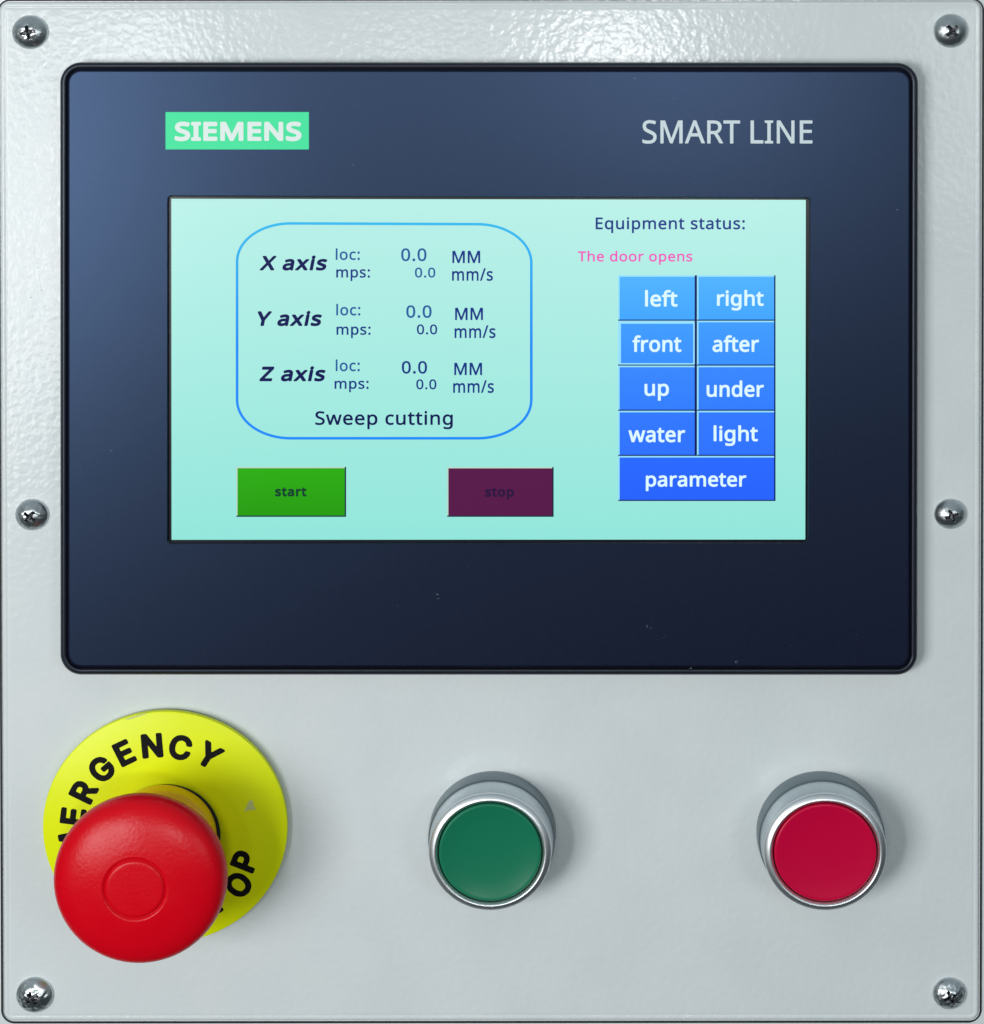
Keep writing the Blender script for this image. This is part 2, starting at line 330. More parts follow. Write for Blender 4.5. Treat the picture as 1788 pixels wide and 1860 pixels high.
    'The door opens': '1023 -40,1023 87,1025 89,1039 89,1041 88,1043 83,1045 82,1051 86,1059 89,1067 91,1077 91,1091 88,1097 84,1103 80,1108 74,1111 68,1115 58,1116 48,1116 38,1115 28,1112 20,1108 12,1103 6,1097 1,1089 -2,1081 -4,1071 -5,1063 -4,1055 -2,1046 2,1045 0,1045 -40,1043 -42,1041 -42,1025 -42|277 -4,265 -1,255 5,247 12,241 22,238 34,238 50,241 62,247 74,257 83,268 88,281 91,295 90,306 86,315 80,322 72,327 61,328 48,328 40,327 38,263 37,261 36,263 28,266 22,271 18,277 15,285 14,295 14,307 15,321 20,323 18,324 16,324 4,323 2,321 1,311 -2,301 -4,289 -5|437 -4,427 -1,419 4,412 10,408 18,405 27,403 38,404 52,406 62,409 70,415 78,423 84,433 89,443 91,457 90,467 87,475 82,474 110,474 122,477 125,495 125,497 122,497 -1,495 -3,481 -3,478 -2,477 4,475 4,465 -2,457 -4,447 -5|561 -4,551 -1,543 3,537 8,530 16,527 24,524 34,523 46,525 56,527 64,532 72,537 78,545 84,553 88,563 90,573 91,583 90,593 87,601 84,609 77,614 70,618 62,621 52,621 40,620 30,618 22,613 14,608 8,601 2,593 -1,583 -4,571 -5|681 -4,671 -1,663 3,655 8,649 16,645 24,643 32,642 42,643 54,645 62,649 70,655 78,661 83,669 87,677 89,687 91,699 90,709 88,718 84,725 80,731 72,736 64,739 54,740 42,739 32,736 22,732 14,727 8,719 2,711 -2,701 -4,691 -5|937 -4,927 -1,919 3,912 8,905 16,901 24,899 34,898 46,900 56,903 66,906 72,912 78,919 84,927 87,937 90,947 91,955 90,965 88,975 84,982 78,989 71,993 62,996 52,996 40,995 30,992 22,988 14,983 8,975 2,967 -2,957 -4,947 -5|1177 -4,1165 -1,1155 5,1147 12,1141 22,1138 34,1138 50,1140 62,1147 74,1155 82,1167 88,1181 91,1195 90,1206 86,1215 80,1223 71,1227 60,1228 52,1228 40,1227 38,1225 37,1163 37,1161 36,1163 28,1166 22,1171 18,1177 15,1185 14,1195 14,1207 16,1221 20,1223 18,1224 16,1224 4,1223 2,1221 1,1211 -2,1201 -4,1189 -5|1387 -4,1375 -1,1369 2,1368 16,1369 18,1371 20,1393 14,1409 13,1417 15,1421 17,1423 20,1423 24,1421 27,1417 30,1387 42,1375 48,1372 52,1369 58,1368 64,1369 72,1373 78,1377 82,1383 86,1389 88,1405 91,1423 90,1437 86,1443 83,1443 80,1437 68,1435 67,1415 72,1403 73,1397 72,1393 70,1391 68,1390 64,1393 61,1397 59,1427 47,1433 44,1438 40,1443 35,1445 28,1445 20,1444 14,1441 9,1437 5,1431 1,1425 -2,1409 -5|41 -2,40 0,40 96,39 98,1 99,-1 100,-1 102,-1 114,-1 116,3 118,63 118,101 118,103 116,104 114,104 102,103 100,101 99,63 98,63 0,61 -3,59 -3,43 -3|123 -2,122 0,122 120,122 122,123 124,125 125,141 125,143 125,145 122,145 82,155 87,165 90,179 90,191 88,199 84,205 78,210 70,212 60,212 0,211 -2,209 -3,193 -3,190 -2,189 56,188 62,186 66,183 70,177 72,171 72,161 72,155 69,151 66,147 60,145 48,144 -2,141 -3,125 -3|767 -2,766 0,766 84,767 88,769 89,783 89,785 88,786 86,787 78,794 84,801 88,809 90,817 91,827 90,829 88,830 86,828 72,825 70,813 71,805 70,797 65,791 58,789 48,788 -2,785 -3,769 -3|1255 -2,1254 0,1254 86,1255 88,1257 89,1271 89,1273 87,1275 81,1281 85,1287 88,1295 90,1303 91,1313 90,1321 89,1327 87,1333 83,1337 79,1340 74,1343 64,1343 24,1343 -2,1341 -3,1323 -3,1321 0,1321 56,1319 64,1315 70,1309 72,1299 72,1291 71,1287 70,1282 66,1279 60,1277 54,1276 46,1276 -2,1273 -3,1257 -3|443 14,439 15,434 18,429 26,426 38,427 52,431 62,437 69,445 72,455 72,465 69,468 66,471 62,473 56,474 48,474 30,471 22,468 18,465 16,455 14|565 14,561 15,556 18,552 22,550 26,547 38,547 52,551 62,557 69,565 72,577 72,583 71,588 68,592 64,595 60,598 48,598 40,597 32,593 22,587 17,577 14|683 14,674 18,671 22,668 26,665 38,665 46,666 54,671 64,677 70,685 72,697 72,703 70,707 68,711 64,713 60,716 48,717 40,715 32,711 22,705 16,695 13|939 14,933 17,929 20,924 28,922 34,921 42,923 56,927 64,931 68,935 70,945 72,955 72,961 70,965 67,969 62,971 58,972 52,973 44,971 30,968 22,965 19,961 16,951 13|1063 14,1057 16,1053 18,1049 22,1047 26,1045 40,1046 56,1049 64,1055 69,1063 72,1075 72,1081 70,1084 68,1088 64,1090 60,1092 54,1093 46,1092 32,1088 22,1082 16,1075 14|263 55,262 56,265 64,269 68,275 71,281 73,289 73,295 71,298 68,302 64,304 60,304 56,303 55|1163 55,1162 56,1165 64,1169 68,1175 71,1181 73,1189 72,1195 71,1198 68,1202 64,1203 60,1204 56,1203 55',
    'loc:': '98 -4,88 -1,80 4,74 9,68 17,64 25,62 35,62 47,63 57,65 65,70 73,75 79,82 84,90 88,100 90,110 91,120 90,130 87,140 83,147 77,153 69,157 61,159 51,159 39,158 29,155 21,150 13,144 7,136 1,128 -2,118 -4,108 -5|216 -4,206 -1,196 4,190 11,184 19,181 31,180 43,181 55,185 67,191 77,200 84,212 89,224 91,240 90,256 86,258 85,259 83,254 71,252 69,250 68,232 72,220 71,212 68,207 61,204 51,203 37,206 27,208 22,212 19,218 15,226 14,238 15,253 19,255 19,257 17,257 3,254 0,246 -3,236 -4,224 -5|286 -4,282 -1,280 3,278 9,279 15,282 19,286 21,292 23,298 22,304 19,307 15,308 9,307 3,304 -1,298 -5,292 -5|14 -3,13 -1,12 1,13 123,14 125,32 125,34 124,35 121,35 1,35 -1,32 -3|102 14,96 16,92 19,90 23,87 29,85 35,85 43,86 57,90 65,96 70,106 72,118 72,124 69,128 67,134 59,135 53,136 45,135 31,131 23,124 16,114 14|286 64,281 69,279 73,279 79,280 85,282 88,287 91,292 91,299 91,304 87,307 83,308 77,306 71,303 67,298 64,292 63',
    'mps:': '192 -40,192 -38,192 84,192 88,194 89,208 89,210 88,212 86,212 81,220 86,228 89,236 91,246 91,260 87,267 84,272 80,277 74,282 66,284 58,286 48,286 38,284 28,282 20,278 12,272 6,266 2,258 -2,250 -4,240 -5,231 -4,222 -1,214 3,214 -40,212 -41,210 -42,194 -42|324 -4,312 -1,306 2,307 18,308 20,310 20,322 16,332 13,348 13,354 15,358 17,361 20,361 24,358 27,354 30,324 42,313 48,310 52,307 58,306 64,307 72,310 78,314 82,320 86,326 88,342 91,360 90,374 86,378 85,380 83,381 80,374 68,372 67,352 72,340 73,334 72,330 70,328 68,328 64,330 61,334 59,364 47,370 44,376 40,380 34,383 28,383 20,381 14,378 9,374 5,368 1,362 -2,346 -5|412 -4,408 -1,406 4,405 10,406 16,410 20,414 22,418 23,424 22,430 19,433 14,434 8,433 2,430 -2,424 -5,418 -5|14 -3,13 -2,12 0,12 86,14 88,16 89,30 89,33 82,34 82,42 87,50 90,60 91,70 90,83 86,88 82,92 78,97 82,103 86,110 89,118 90,128 91,136 90,142 88,148 85,153 80,156 76,159 70,160 64,161 0,160 -2,158 -3,140 -3,139 -2,138 0,138 8,138 56,137 64,134 68,128 72,122 72,114 72,108 70,104 68,101 62,99 56,98 48,97 -2,94 -3,78 -3,76 -2,75 0,75 56,75 62,72 67,68 70,62 72,54 72,48 71,43 68,39 64,37 58,35 46,35 -2,32 -3|230 14,226 16,222 18,219 22,217 26,215 40,216 56,219 64,224 70,232 72,244 72,250 70,253 68,256 65,259 60,261 54,263 46,261 32,257 22,250 16,242 13|414 64,410 66,406 70,405 76,406 84,408 87,413 90,418 91,424 91,430 88,433 84,434 78,434 72,432 68,426 65,420 63',
    '0.0': '42 -4,32 0,24 5,17 13,12 22,8 35,6 49,6 63,7 79,10 91,14 99,20 107,26 112,34 116,42 119,52 119,63 119,74 115,82 110,88 103,94 93,97 81,99 67,100 51,98 37,96 27,92 17,86 9,80 3,72 -1,64 -4,52 -5|130 -4,126 -1,124 3,122 9,124 15,126 19,132 22,136 23,142 22,148 19,151 15,152 9,151 3,148 -2,142 -5,136 -5|210 -4,200 0,192 5,186 13,180 23,177 35,175 49,175 63,176 79,179 91,183 99,188 106,194 112,202 116,210 118,222 119,232 119,242 115,250 110,257 103,262 93,266 81,268 67,268 51,266 35,264 25,260 16,255 9,248 2,240 -2,230 -4,220 -5|46 14,41 17,36 21,33 27,31 33,29 51,29 75,33 89,39 97,42 99,47 101,58 101,64 98,68 95,71 91,74 85,76 75,77 65,76 41,72 27,67 19,64 16,58 14,52 14|216 14,210 16,206 20,203 25,200 31,197 49,198 73,201 87,206 95,210 98,214 100,220 101,226 101,232 99,236 96,240 91,242 85,245 75,245 65,245 43,242 29,239 23,236 19,232 16,228 14,222 14',
    'MM': '19 -3,17 -3,15 -1,15 1,15 115,17 117,43 118,45 117,83 29,85 31,123 117,125 118,151 117,153 115,153 37,152 -1,151 -3,149 -3,133 -3,130 -1,130 77,129 81,93 -1,91 -3,89 -3,75 -3,73 0,37 83,36 -1,35 -3,33 -3|189 -3,187 -3,185 -1,184 1,184 115,187 118,213 118,215 116,253 29,292 117,295 118,321 117,322 115,322 41,322 -1,321 -3,319 -3,303 -3,300 -1,299 79,299 82,262 -1,261 -3,259 -3,245 -3,243 -1,207 82,206 79,206 -1,203 -3',
    'mm/s': '14 -3,13 -1,12 1,12 85,13 87,14 89,16 89,30 89,32 87,33 83,34 82,42 87,50 90,60 91,70 90,82 87,88 83,92 78,96 82,102 86,110 89,118 90,128 91,136 90,142 88,148 85,153 81,157 75,160 63,161 -1,158 -3,140 -3,138 -1,138 9,138 55,137 63,134 68,130 71,124 72,114 72,108 70,104 67,101 63,99 57,98 47,98 -1,96 -3,94 -3,78 -3,76 -2,75 1,75 55,74 63,72 67,68 70,62 72,54 72,48 71,42 68,39 63,36 57,35 47,35 -1,32 -3|194 -3,192 -2,192 1,192 85,192 87,194 89,208 89,211 87,212 81,220 86,228 89,238 91,248 90,260 87,266 84,270 80,272 79,277 83,282 86,290 89,298 91,314 90,322 88,327 85,332 81,335 77,338 71,339 65,340 55,340 -1,338 -3,336 -3,320 -3,318 -1,318 9,318 55,316 63,313 69,308 71,300 72,292 72,286 70,283 67,280 63,278 57,277 47,277 -1,274 -3,256 -3,255 -1,255 1,255 55,254 63,250 69,246 71,240 72,232 72,226 71,221 67,218 63,216 57,215 47,214 -1,212 -3,210 -3|360 -3,358 -2,357 -1,358 1,406 115,408 117,426 118,429 115,428 113,380 -1,378 -2,376 -3|454 -3,442 1,441 3,441 17,442 20,444 20,464 14,480 13,488 15,492 17,495 19,495 23,493 27,488 30,458 42,452 45,447 49,442 55,441 61,441 67,442 74,446 79,450 83,462 89,472 90,480 91,498 89,510 86,515 83,515 81,515 79,508 68,506 67,488 72,476 73,466 71,463 67,462 65,464 61,468 59,498 47,504 45,510 40,515 35,517 29,517 21,515 13,511 7,507 3,500 0,494 -2,486 -4,476 -5,464 -4',
    'Sweep cutting': '490 -40,490 87,492 89,506 89,508 88,510 82,512 82,518 86,526 89,536 91,546 90,554 89,560 87,566 83,572 78,577 72,581 64,584 48,584 38,582 28,580 20,576 12,570 6,564 1,556 -2,548 -4,538 -5,530 -4,522 -2,514 2,512 2,512 -40,510 -42,508 -42,492 -42|1212 -40,1200 -37,1198 -36,1197 -34,1197 -20,1198 -18,1200 -17,1212 -21,1226 -23,1238 -24,1246 -22,1252 -19,1258 -14,1260 -8,1260 2,1260 3,1258 2,1250 -2,1242 -4,1234 -5,1224 -4,1218 -3,1210 0,1204 4,1198 11,1194 18,1190 28,1189 38,1189 48,1191 58,1193 66,1198 74,1202 79,1208 84,1214 87,1228 91,1238 91,1246 89,1254 86,1262 81,1264 88,1266 89,1280 89,1283 86,1283 -4,1282 -14,1278 -24,1273 -30,1268 -34,1262 -37,1254 -40,1236 -42,1224 -41|28 -4,14 -1,8 1,7 2,6 18,8 20,10 21,22 17,36 15,46 14,56 15,64 17,69 20,72 26,73 32,70 37,64 42,30 55,22 60,17 64,12 70,9 78,8 88,9 96,12 102,16 107,22 112,30 116,46 119,68 118,84 115,90 113,92 111,92 108,86 95,84 94,72 98,62 100,52 100,44 100,38 98,34 94,31 88,32 82,34 78,39 74,74 60,82 56,88 51,93 44,95 38,96 28,94 20,91 14,86 8,80 3,72 -1,62 -3,52 -5|304 -4,292 -1,282 5,274 12,268 22,265 34,265 50,268 62,275 74,283 82,294 88,308 91,322 90,333 86,343 80,350 71,354 60,355 52,356 40,354 38,352 37,290 37,288 36,290 28,294 22,298 18,304 15,312 14,322 14,334 16,348 20,350 18,351 16,351 4,351 2,348 1,338 -2,328 -4,316 -5|414 -4,402 -1,392 4,384 12,378 22,375 34,375 50,378 62,384 74,393 82,404 88,418 91,432 90,442 87,452 80,460 70,464 60,465 52,465 40,465 38,462 37,398 37,399 30,402 24,408 18,414 15,422 14,432 14,444 16,456 19,458 20,460 18,461 16,461 4,460 2,458 1,448 -2,438 -4,426 -5|694 -4,684 -1,674 4,667 10,662 18,659 28,657 42,658 54,662 66,668 76,676 83,688 88,702 91,718 90,734 86,735 84,736 82,731 70,728 68,710 72,698 71,690 68,686 64,684 60,681 50,681 36,683 26,688 19,694 16,702 14,716 15,730 19,732 18,734 16,734 2,732 0,724 -3,714 -4,702 -5|784 -4,774 -1,768 2,762 8,758 16,756 30,756 86,757 88,760 89,776 89,779 86,779 28,780 22,782 18,785 16,789 14,800 13,810 15,814 17,818 20,821 26,823 36,823 86,824 88,826 89,842 89,844 89,846 86,845 -2,842 -3,828 -3,827 -2,826 2,824 4,816 -1,806 -4,796 -5|900 -4,894 -2,888 1,884 5,881 10,879 16,878 22,878 70,876 72,866 72,864 74,864 82,866 85,879 90,885 106,886 108,888 109,898 109,900 107,901 90,902 89,926 89,928 88,929 86,929 74,927 72,902 72,901 70,901 26,902 18,906 15,912 13,926 15,929 14,930 12,930 2,930 0,928 -2,922 -4,910 -5|972 -4,966 -2,960 1,956 5,953 10,951 16,950 22,950 70,948 72,938 72,936 74,936 82,938 85,951 90,957 106,958 108,960 109,970 109,972 108,973 106,973 90,974 89,978 89,998 89,1000 89,1001 86,1001 74,1000 73,998 72,974 72,973 70,973 26,974 20,976 16,982 13,990 13,998 15,1001 14,1002 12,1002 0,1000 -2,990 -4,980 -5|134 -2,133 0,106 84,106 87,108 89,126 89,128 88,146 28,167 86,170 89,188 89,191 88,212 28,215 36,230 86,232 89,250 89,252 88,253 86,226 0,224 -2,204 -3,201 -2,180 57,178 56,157 -2,154 -3,136 -3|1022 -2,1021 0,1021 86,1022 88,1024 89,1042 89,1044 86,1044 0,1043 -2,1040 -3,1024 -3|1076 -3,1075 0,1075 86,1076 89,1092 89,1094 86,1095 82,1096 81,1102 85,1108 88,1122 91,1138 90,1146 87,1152 84,1157 80,1160 76,1163 66,1164 56,1164 24,1164 -2,1162 -3,1160 -3,1146 -3,1144 -3,1143 -2,1142 56,1140 64,1136 69,1130 72,1120 72,1110 71,1106 68,1102 65,1100 60,1098 54,1097 46,1097 -2,1094 -3|528 14,520 18,517 22,515 26,512 40,513 50,514 58,518 66,524 70,534 72,544 72,552 68,555 64,558 58,560 52,561 44,559 30,555 22,552 19,548 16,540 13|1228 14,1220 18,1215 26,1212 38,1212 46,1213 54,1216 62,1222 69,1230 72,1242 72,1248 70,1252 68,1256 64,1258 60,1260 54,1261 46,1261 36,1259 28,1256 20,1250 16,1240 13|290 55,289 56,293 64,297 68,302 71,308 73,316 72,322 71,326 68,329 64,331 60,332 56,330 55|400 55,399 56,403 64,406 68,412 71,418 73,426 72,432 71,436 68,439 64,441 60,442 56,440 55|1028 98,1024 100,1021 104,1020 110,1021 114,1024 118,1026 120,1030 121,1036 121,1042 118,1044 115,1045 110,1045 104,1042 101,1038 98,1034 97',
    'X axis': '0 -7,-4 -5,-6 -3,-6 1,-6 3,41 59,-2 111,-3 115,-1 119,4 122,28 121,30 119,62 81,94 120,98 122,118 122,120 121,123 119,125 115,124 110,82 61,82 59,128 3,129 -1,127 -5,122 -7,100 -7,96 -6,62 37,60 37,26 -5,22 -7|226 -7,218 -4,212 -1,206 5,202 11,200 19,200 27,201 33,204 39,209 45,214 48,226 54,242 57,272 59,271 63,270 66,266 68,260 69,246 68,226 62,221 63,219 65,214 75,212 81,214 85,216 86,224 89,240 93,256 95,272 94,284 91,292 86,299 79,303 71,304 59,304 -1,302 -6,298 -7,282 -7,279 -5,276 0,266 -5,254 -8,240 -9|328 -7,324 -5,322 -3,321 1,322 3,358 43,358 45,325 81,324 83,323 87,325 91,330 93,354 93,356 91,380 65,403 91,406 93,430 93,434 91,436 87,436 83,434 81,401 45,401 43,438 3,438 -1,436 -6,432 -7,408 -7,405 -5,380 23,354 -5,352 -7|462 -7,458 -5,456 -1,456 87,458 91,460 92,470 93,464 93,463 95,458 99,455 105,454 111,455 115,458 119,464 124,468 125,474 125,482 123,486 121,489 115,490 111,490 105,488 101,485 97,480 93,475 93,484 93,486 91,488 87,488 -1,487 -5,484 -7|532 -7,518 -3,514 1,513 17,516 22,518 23,522 24,542 18,558 17,566 18,572 19,575 21,575 23,566 28,534 39,522 46,517 51,513 59,513 67,515 75,519 81,524 85,532 90,540 92,558 95,570 95,582 93,600 89,604 85,605 83,604 79,596 65,594 64,590 64,574 68,562 69,550 68,545 65,552 62,588 49,594 46,600 42,605 35,607 27,607 19,604 11,600 5,594 0,586 -4,578 -7,568 -8,556 -9,544 -8|244 17,238 18,234 21,233 25,236 29,240 31,246 33,262 34,270 35,272 34,271 27,268 23,264 21,258 18',
    'Y axis': '49 -7,45 -5,42 -1,42 41,-5 109,-7 115,-5 119,-1 122,23 121,27 118,59 71,65 79,91 117,95 121,99 122,121 121,123 120,125 117,125 113,123 109,76 43,76 41,76 1,75 -3,73 -6,69 -7|223 -7,215 -5,209 -1,203 3,199 9,196 17,195 25,197 33,200 39,203 43,209 48,221 54,241 58,267 59,268 61,265 66,261 68,255 69,241 68,221 62,217 63,215 65,209 76,208 81,211 86,219 89,235 93,251 95,267 94,279 91,289 85,295 79,298 71,300 59,300 -1,298 -5,295 -7,279 -7,275 -5,273 -2,271 -1,261 -6,251 -8,235 -9|323 -7,319 -5,318 -3,317 1,318 3,354 43,354 45,321 81,319 83,319 87,321 91,323 92,327 93,347 93,351 92,375 65,377 66,401 92,405 93,425 93,429 92,431 89,432 85,430 81,397 45,397 43,433 4,434 -1,432 -5,429 -7,427 -7,407 -7,403 -6,377 22,375 23,349 -6,345 -7|457 -7,453 -5,452 -1,452 87,454 91,457 93,465 93,459 94,459 95,454 99,451 105,450 111,453 118,459 123,467 125,473 125,477 124,483 119,485 115,486 111,486 105,483 99,477 95,477 93,471 93,479 93,481 92,483 90,484 87,484 -1,482 -5,479 -7|529 -7,513 -3,511 -1,509 1,509 17,511 21,513 23,517 24,537 18,551 17,561 18,567 19,570 21,571 23,563 28,529 39,523 42,517 46,511 53,509 59,509 67,511 75,515 81,520 85,527 89,535 92,553 95,565 95,578 93,595 89,598 87,600 85,601 83,600 79,592 65,587 63,569 68,557 69,547 68,543 67,541 65,549 61,583 50,589 47,595 42,599 37,602 29,603 19,600 11,596 5,591 1,583 -4,575 -6,555 -9,541 -8|239 17,233 18,229 21,229 25,231 28,235 31,241 33,259 34,267 34,268 33,266 27,263 23,259 20,253 18',
    'Z axis': '7 -7,3 -5,1 -1,1 11,2 15,69 93,67 94,11 94,7 95,5 97,3 101,3 115,5 119,8 121,11 122,109 122,113 121,115 119,116 115,116 103,115 99,47 21,49 20,51 20,113 20,117 17,118 13,118 -1,116 -5,115 -6,111 -7|223 -7,215 -4,209 -1,203 5,199 11,197 19,197 27,198 33,201 39,206 45,211 48,223 54,239 57,269 59,268 63,267 66,263 68,257 69,243 68,223 62,218 63,216 65,211 75,209 81,211 85,213 86,221 89,237 93,253 95,269 94,281 91,289 86,296 79,300 71,302 59,302 -1,299 -6,295 -7,279 -7,276 -5,273 0,263 -5,251 -8,237 -9|325 -7,321 -5,319 -3,318 1,319 3,355 43,355 45,322 81,321 83,320 87,322 91,327 93,351 93,353 91,377 65,401 91,403 93,427 93,431 91,433 87,433 83,431 81,398 45,398 43,435 3,435 -1,433 -6,429 -7,405 -7,402 -5,377 23,351 -5,349 -7|459 -7,455 -5,453 -1,453 87,455 91,457 92,467 93,461 93,460 95,455 99,452 105,452 111,452 115,455 119,461 124,465 125,471 125,479 123,483 121,486 115,487 111,487 105,485 101,482 97,477 93,472 93,481 93,483 91,486 87,486 -1,484 -5,481 -7|529 -7,515 -3,511 1,510 17,513 22,515 23,519 24,539 18,555 17,563 18,569 19,572 21,572 23,563 28,531 39,519 46,514 51,511 59,510 67,512 75,516 81,521 85,529 90,537 92,555 95,567 95,579 93,597 89,601 85,602 83,601 79,593 65,591 64,587 64,571 68,559 69,547 68,542 65,549 62,585 49,591 46,597 42,602 35,604 27,604 19,601 11,597 5,591 0,583 -4,575 -7,565 -8,553 -9,541 -8|241 17,235 18,231 21,230 25,233 29,237 31,243 33,259 34,267 35,269 34,268 27,265 23,261 21,255 18',
    'start': '24 -9,8 -4,3 0,2 4,2 18,4 22,6 24,12 25,30 20,44 19,56 19,63 22,62 24,58 26,22 38,16 41,10 46,5 52,2 60,2 68,4 76,8 82,14 87,22 91,30 94,48 96,60 96,72 95,92 90,96 86,97 80,88 64,86 63,82 62,58 67,46 67,39 66,44 63,78 51,85 48,91 44,96 38,99 30,99 20,97 12,93 6,88 0,80 -4,72 -7,62 -9,50 -10,36 -10|150 -9,142 -6,136 -2,130 3,126 10,123 22,123 66,114 67,109 70,108 74,108 84,110 88,112 89,126 95,132 110,134 112,138 114,152 114,156 113,159 108,159 96,160 95,164 95,184 95,188 93,190 91,191 88,192 76,190 70,186 67,160 66,159 66,159 26,160 22,162 20,166 19,184 21,188 19,190 18,192 14,192 0,191 -4,188 -6,180 -9,164 -10|230 -9,222 -6,215 -2,209 4,205 10,202 18,202 26,204 34,206 40,210 44,216 49,228 55,244 59,272 60,274 62,273 64,270 66,260 67,248 66,230 61,224 62,221 66,215 76,214 82,216 85,218 87,230 92,246 95,262 96,276 95,290 91,299 86,306 78,309 68,310 58,310 0,309 -4,307 -6,302 -9,288 -9,284 -8,280 -3,278 -3,268 -8,258 -10,242 -10|348 -9,343 -6,341 -4,340 0,340 86,342 91,345 94,348 95,364 95,368 94,372 90,374 89,382 93,392 96,400 96,412 96,416 95,419 94,421 92,423 88,420 72,418 68,414 65,398 66,390 64,382 59,379 56,377 52,376 46,376 0,375 -4,372 -7,368 -9|468 -9,460 -6,454 -3,448 2,444 9,442 14,441 22,441 66,440 66,432 66,427 70,425 74,425 84,427 88,430 90,442 94,443 96,450 111,452 113,456 114,470 114,474 112,476 108,477 96,480 95,502 95,506 93,509 88,509 74,507 70,505 68,500 66,478 66,477 66,477 26,477 22,482 19,490 19,502 20,506 19,508 17,509 14,510 0,508 -4,506 -6,498 -9,482 -10|244 19,240 21,239 24,239 26,242 29,254 32,270 33,272 33,274 32,272 26,268 23,262 20,256 19',
    'stop': '360 -47,356 -47,352 -45,351 -43,349 -39,349 85,351 91,352 93,356 94,374 95,378 93,382 90,390 93,398 95,416 96,432 93,446 87,453 81,458 74,462 65,465 55,466 43,465 31,462 21,458 12,452 5,446 0,438 -5,430 -8,420 -10,408 -10,398 -9,386 -6,385 -7,385 -39,384 -43,382 -45,378 -47|28 -9,12 -6,6 -3,4 -1,2 3,2 17,3 21,4 23,8 25,12 25,32 20,46 19,58 20,62 21,63 23,56 26,24 37,17 41,11 45,6 51,2 59,2 67,4 75,7 81,12 85,18 89,26 93,34 95,46 96,58 96,70 95,90 91,94 89,95 87,97 83,96 79,88 64,86 63,82 62,64 66,52 67,43 67,39 65,76 52,84 48,90 44,95 39,98 31,99 21,97 13,94 7,88 1,82 -3,74 -7,64 -9,54 -10,40 -10|154 -10,145 -7,138 -4,132 1,126 9,124 15,123 23,123 65,122 66,114 67,110 69,108 73,107 83,109 87,112 89,126 95,132 111,134 113,138 114,152 114,156 113,158 110,159 107,160 95,184 95,188 93,191 89,192 75,190 71,188 68,184 66,162 66,160 66,159 65,159 27,160 22,164 19,172 19,184 21,189 19,191 17,192 13,192 1,190 -5,184 -8,168 -10|252 -10,240 -7,230 -2,220 5,213 13,208 23,205 33,204 45,205 57,209 67,214 75,221 83,230 89,240 93,252 96,264 96,276 96,288 93,300 88,310 81,316 73,322 63,324 53,325 41,323 29,320 19,314 10,307 3,298 -3,288 -7,276 -10,264 -10|254 20,246 25,243 29,242 33,241 39,241 47,243 57,248 63,254 66,264 67,274 66,282 62,286 55,288 43,288 37,286 30,282 24,274 20,264 19|396 21,390 25,386 33,385 47,386 53,388 59,392 64,398 66,408 67,416 66,420 64,424 61,428 53,429 41,428 35,426 29,422 23,416 20,406 19',
    'left': '14 -4,12 -3,11 -2,10 0,10 122,11 124,14 126,30 126,32 124,33 122,33 0,32 -2,30 -4|84 -4,74 0,64 6,58 14,53 24,51 38,51 52,55 64,60 75,68 83,78 89,90 91,104 91,114 87,124 80,130 72,134 62,136 48,136 40,134 37,132 36,76 36,75 34,76 28,80 22,84 18,90 15,96 15,106 15,116 17,126 20,128 20,130 19,132 16,132 2,129 0,124 -2,110 -5,96 -6|160 -4,158 -3,157 0,157 70,156 71,144 71,142 72,141 74,141 82,142 84,144 86,154 89,157 90,157 98,159 106,162 112,166 118,174 124,186 127,200 126,208 124,211 122,212 120,212 118,207 106,204 105,192 107,188 107,184 106,181 100,180 94,180 90,198 90,200 90,204 86,214 90,220 107,222 109,224 110,234 109,236 108,238 90,254 90,260 90,262 88,263 86,263 74,260 71,238 71,237 70,237 22,238 18,240 16,244 14,250 14,260 16,263 14,264 12,264 0,262 -2,252 -5,238 -5,228 -2,224 0,220 4,216 11,214 20,214 70,204 71,202 72,198 71,182 71,180 70,179 -2,176 -4|76 55,75 56,79 64,82 68,86 71,92 72,98 72,102 71,106 68,110 64,111 60,112 56,110 55',
